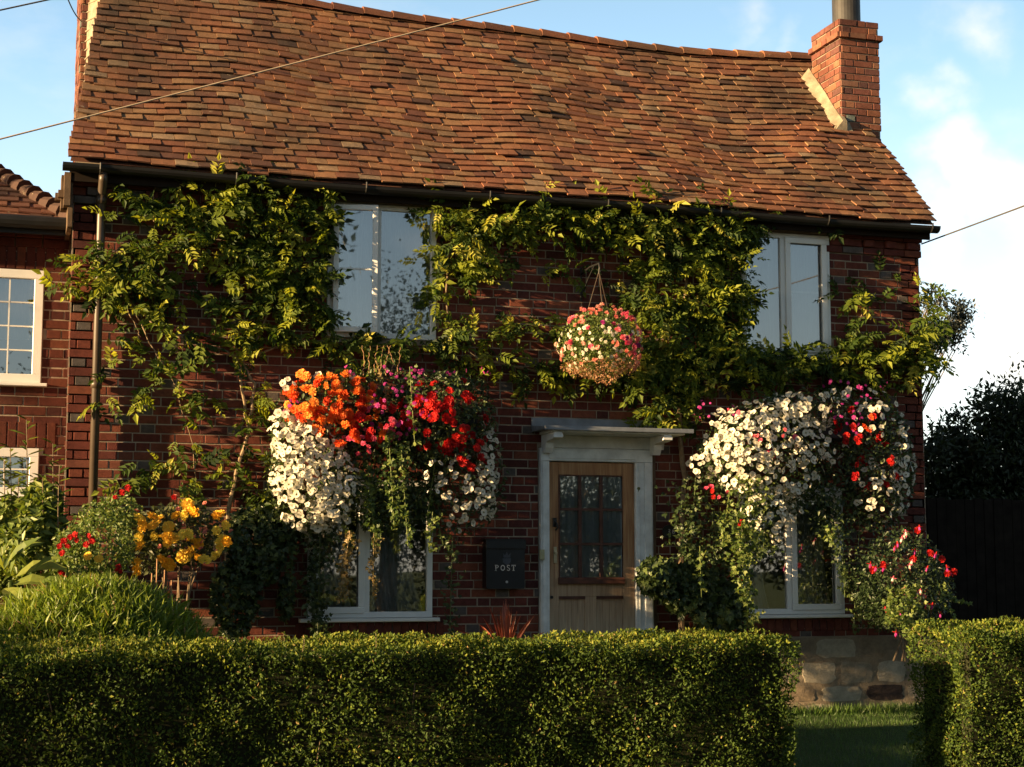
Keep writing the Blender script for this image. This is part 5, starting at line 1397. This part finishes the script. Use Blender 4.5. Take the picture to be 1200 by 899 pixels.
mask = None
for (px, py, rad, amp) in [(1092,118,.026,1.1),(1115,185,.032,1.2),(1160,230,.045,1.3),(1100,250,.035,.9),(1200,250,.05,1.2),(1150,35,.03,.7),(1190,400,.06,.7),(930,35,.02,.7),(870,10,.02,.5),(1060,420,.05,.5),(1330,300,.12,1.0)]:
    d = dirv(px, py); vm = wn('ShaderNodeVectorMath', operation='DISTANCE'); nt.links.new(wpa.outputs[0], vm.inputs[0]); vm.inputs[1].default_value = tuple(d)
    v = mth('MULTIPLY', mth('SUBTRACT', 1.0, mth('DIVIDE', vm.outputs['Value'], rad)), amp)
    mask = v if mask is None else mth('MAXIMUM', mask, v)
m_ = mth('ADD', mask, mth('MULTIPLY', mth('SUBTRACT', nz, .5), 1.6)); m_ = mth('ADD', m_, mth('MULTIPLY', mth('SUBTRACT', nzf, .5), .5))
mr = wn('ShaderNodeMapRange'); mr.interpolation_type = 'SMOOTHSTEP'; nt.links.new(m_, mr.inputs[0]); mr.inputs[1].default_value = -.05; mr.inputs[2].default_value = 1.25
# thin wisps elsewhere
wsp = wn('ShaderNodeMapRange'); nt.links.new(noise(5, 7, (1,1,2.2)), wsp.inputs[0]); wsp.inputs[1].default_value = .52; wsp.inputs[2].default_value = .85; wsp.inputs[4].default_value = .5
cov = mth('MINIMUM', mth('MAXIMUM', mr.outputs[0], wsp.outputs[0]), 1.0)
SKYK = wn('ShaderNodeMix', data_type='RGBA', blend_type='MULTIPLY'); SKYK.inputs[0].default_value = 1; nt.links.new(sky.outputs[0], SKYK.inputs[6]); SKYK.inputs[7].default_value = (.55,.55,.55,1)
sp = wn('ShaderNodeSeparateXYZ'); nt.links.new(tc.outputs['Generated'], sp.inputs[0])
vd = wn('ShaderNodeVectorMath', operation='DOT_PRODUCT'); nt.links.new(tc.outputs['Generated'], vd.inputs[0]); vd.inputs[1].default_value = (.30, .954, 0)
azr = wn('ShaderNodeMapRange'); azr.interpolation_type = 'SMOOTHSTEP'; nt.links.new(vd.outputs['Value'], azr.inputs[0]); azr.inputs[1].default_value = -.2; azr.inputs[2].default_value = .8; azr.inputs[3].default_value = .35
def band(lo, hi, col, prev):      # pale air low in the sky
    r_ = wn('ShaderNodeMapRange'); r_.interpolation_type = 'SMOOTHSTEP'; nt.links.new(sp.outputs[2], r_.inputs[0]); r_.inputs[1].default_value = hi; r_.inputs[2].default_value = lo
    a_ = wn('ShaderNodeMix', data_type='RGBA', blend_type='ADD'); nt.links.new(mth('MULTIPLY', r_.outputs[0], azr.outputs[0]), a_.inputs[0]); nt.links.new(prev, a_.inputs[6]); a_.inputs[7].default_value = (*col, 1); return a_.outputs[2]
air = band(.22, .60, (2.0, 3.2, 4.3), SKYK.outputs[2]); air = band(.0, .32, (4.0, 3.0, 1.6), air)
mx = wn('ShaderNodeMix', data_type='RGBA'); nt.links.new(cov, mx.inputs[0]); nt.links.new(air, mx.inputs[6]); mx.inputs[7].default_value = (7.0, 6.3, 5.4, 1)
nt.links.new(mx.outputs[2], bg.inputs[0]); bg.inputs[1].default_value = .05; nt.links.new(bg.outputs[0], out.inputs[0])

sd = bpy.data.lights.new('sun', 'SUN'); sd.energy = 5.0; sd.angle = R(.6); sd.color = (1, .68, .34)
so = bpy.data.objects.new('sun', sd); COL.objects.link(so); so.rotation_euler = tosun.to_track_quat('Z', 'Y').to_euler(); so.location = (-20, 5, 8)

cam = bpy.data.cameras.new('camera'); co = bpy.data.objects.new('camera', cam); COL.objects.link(co)
cam.sensor_width = 36; cam.lens = 36*FPX/1200; cam.clip_start = .05; cam.clip_end = 3000
co.location = (0, 0, EYE); co.rotation_euler = (math.pi/2+PITCH, 0, -YAW)
S.camera = co
S.cycles.max_bounces = 6; S.cycles.transparent_max_bounces = 8
S.render.resolution_x = 1024; S.render.resolution_y = 767
S.view_settings.view_transform = 'Standard'; S.view_settings.look = 'None'; S.view_settings.exposure = 2.0; S.view_settings.gamma = 1
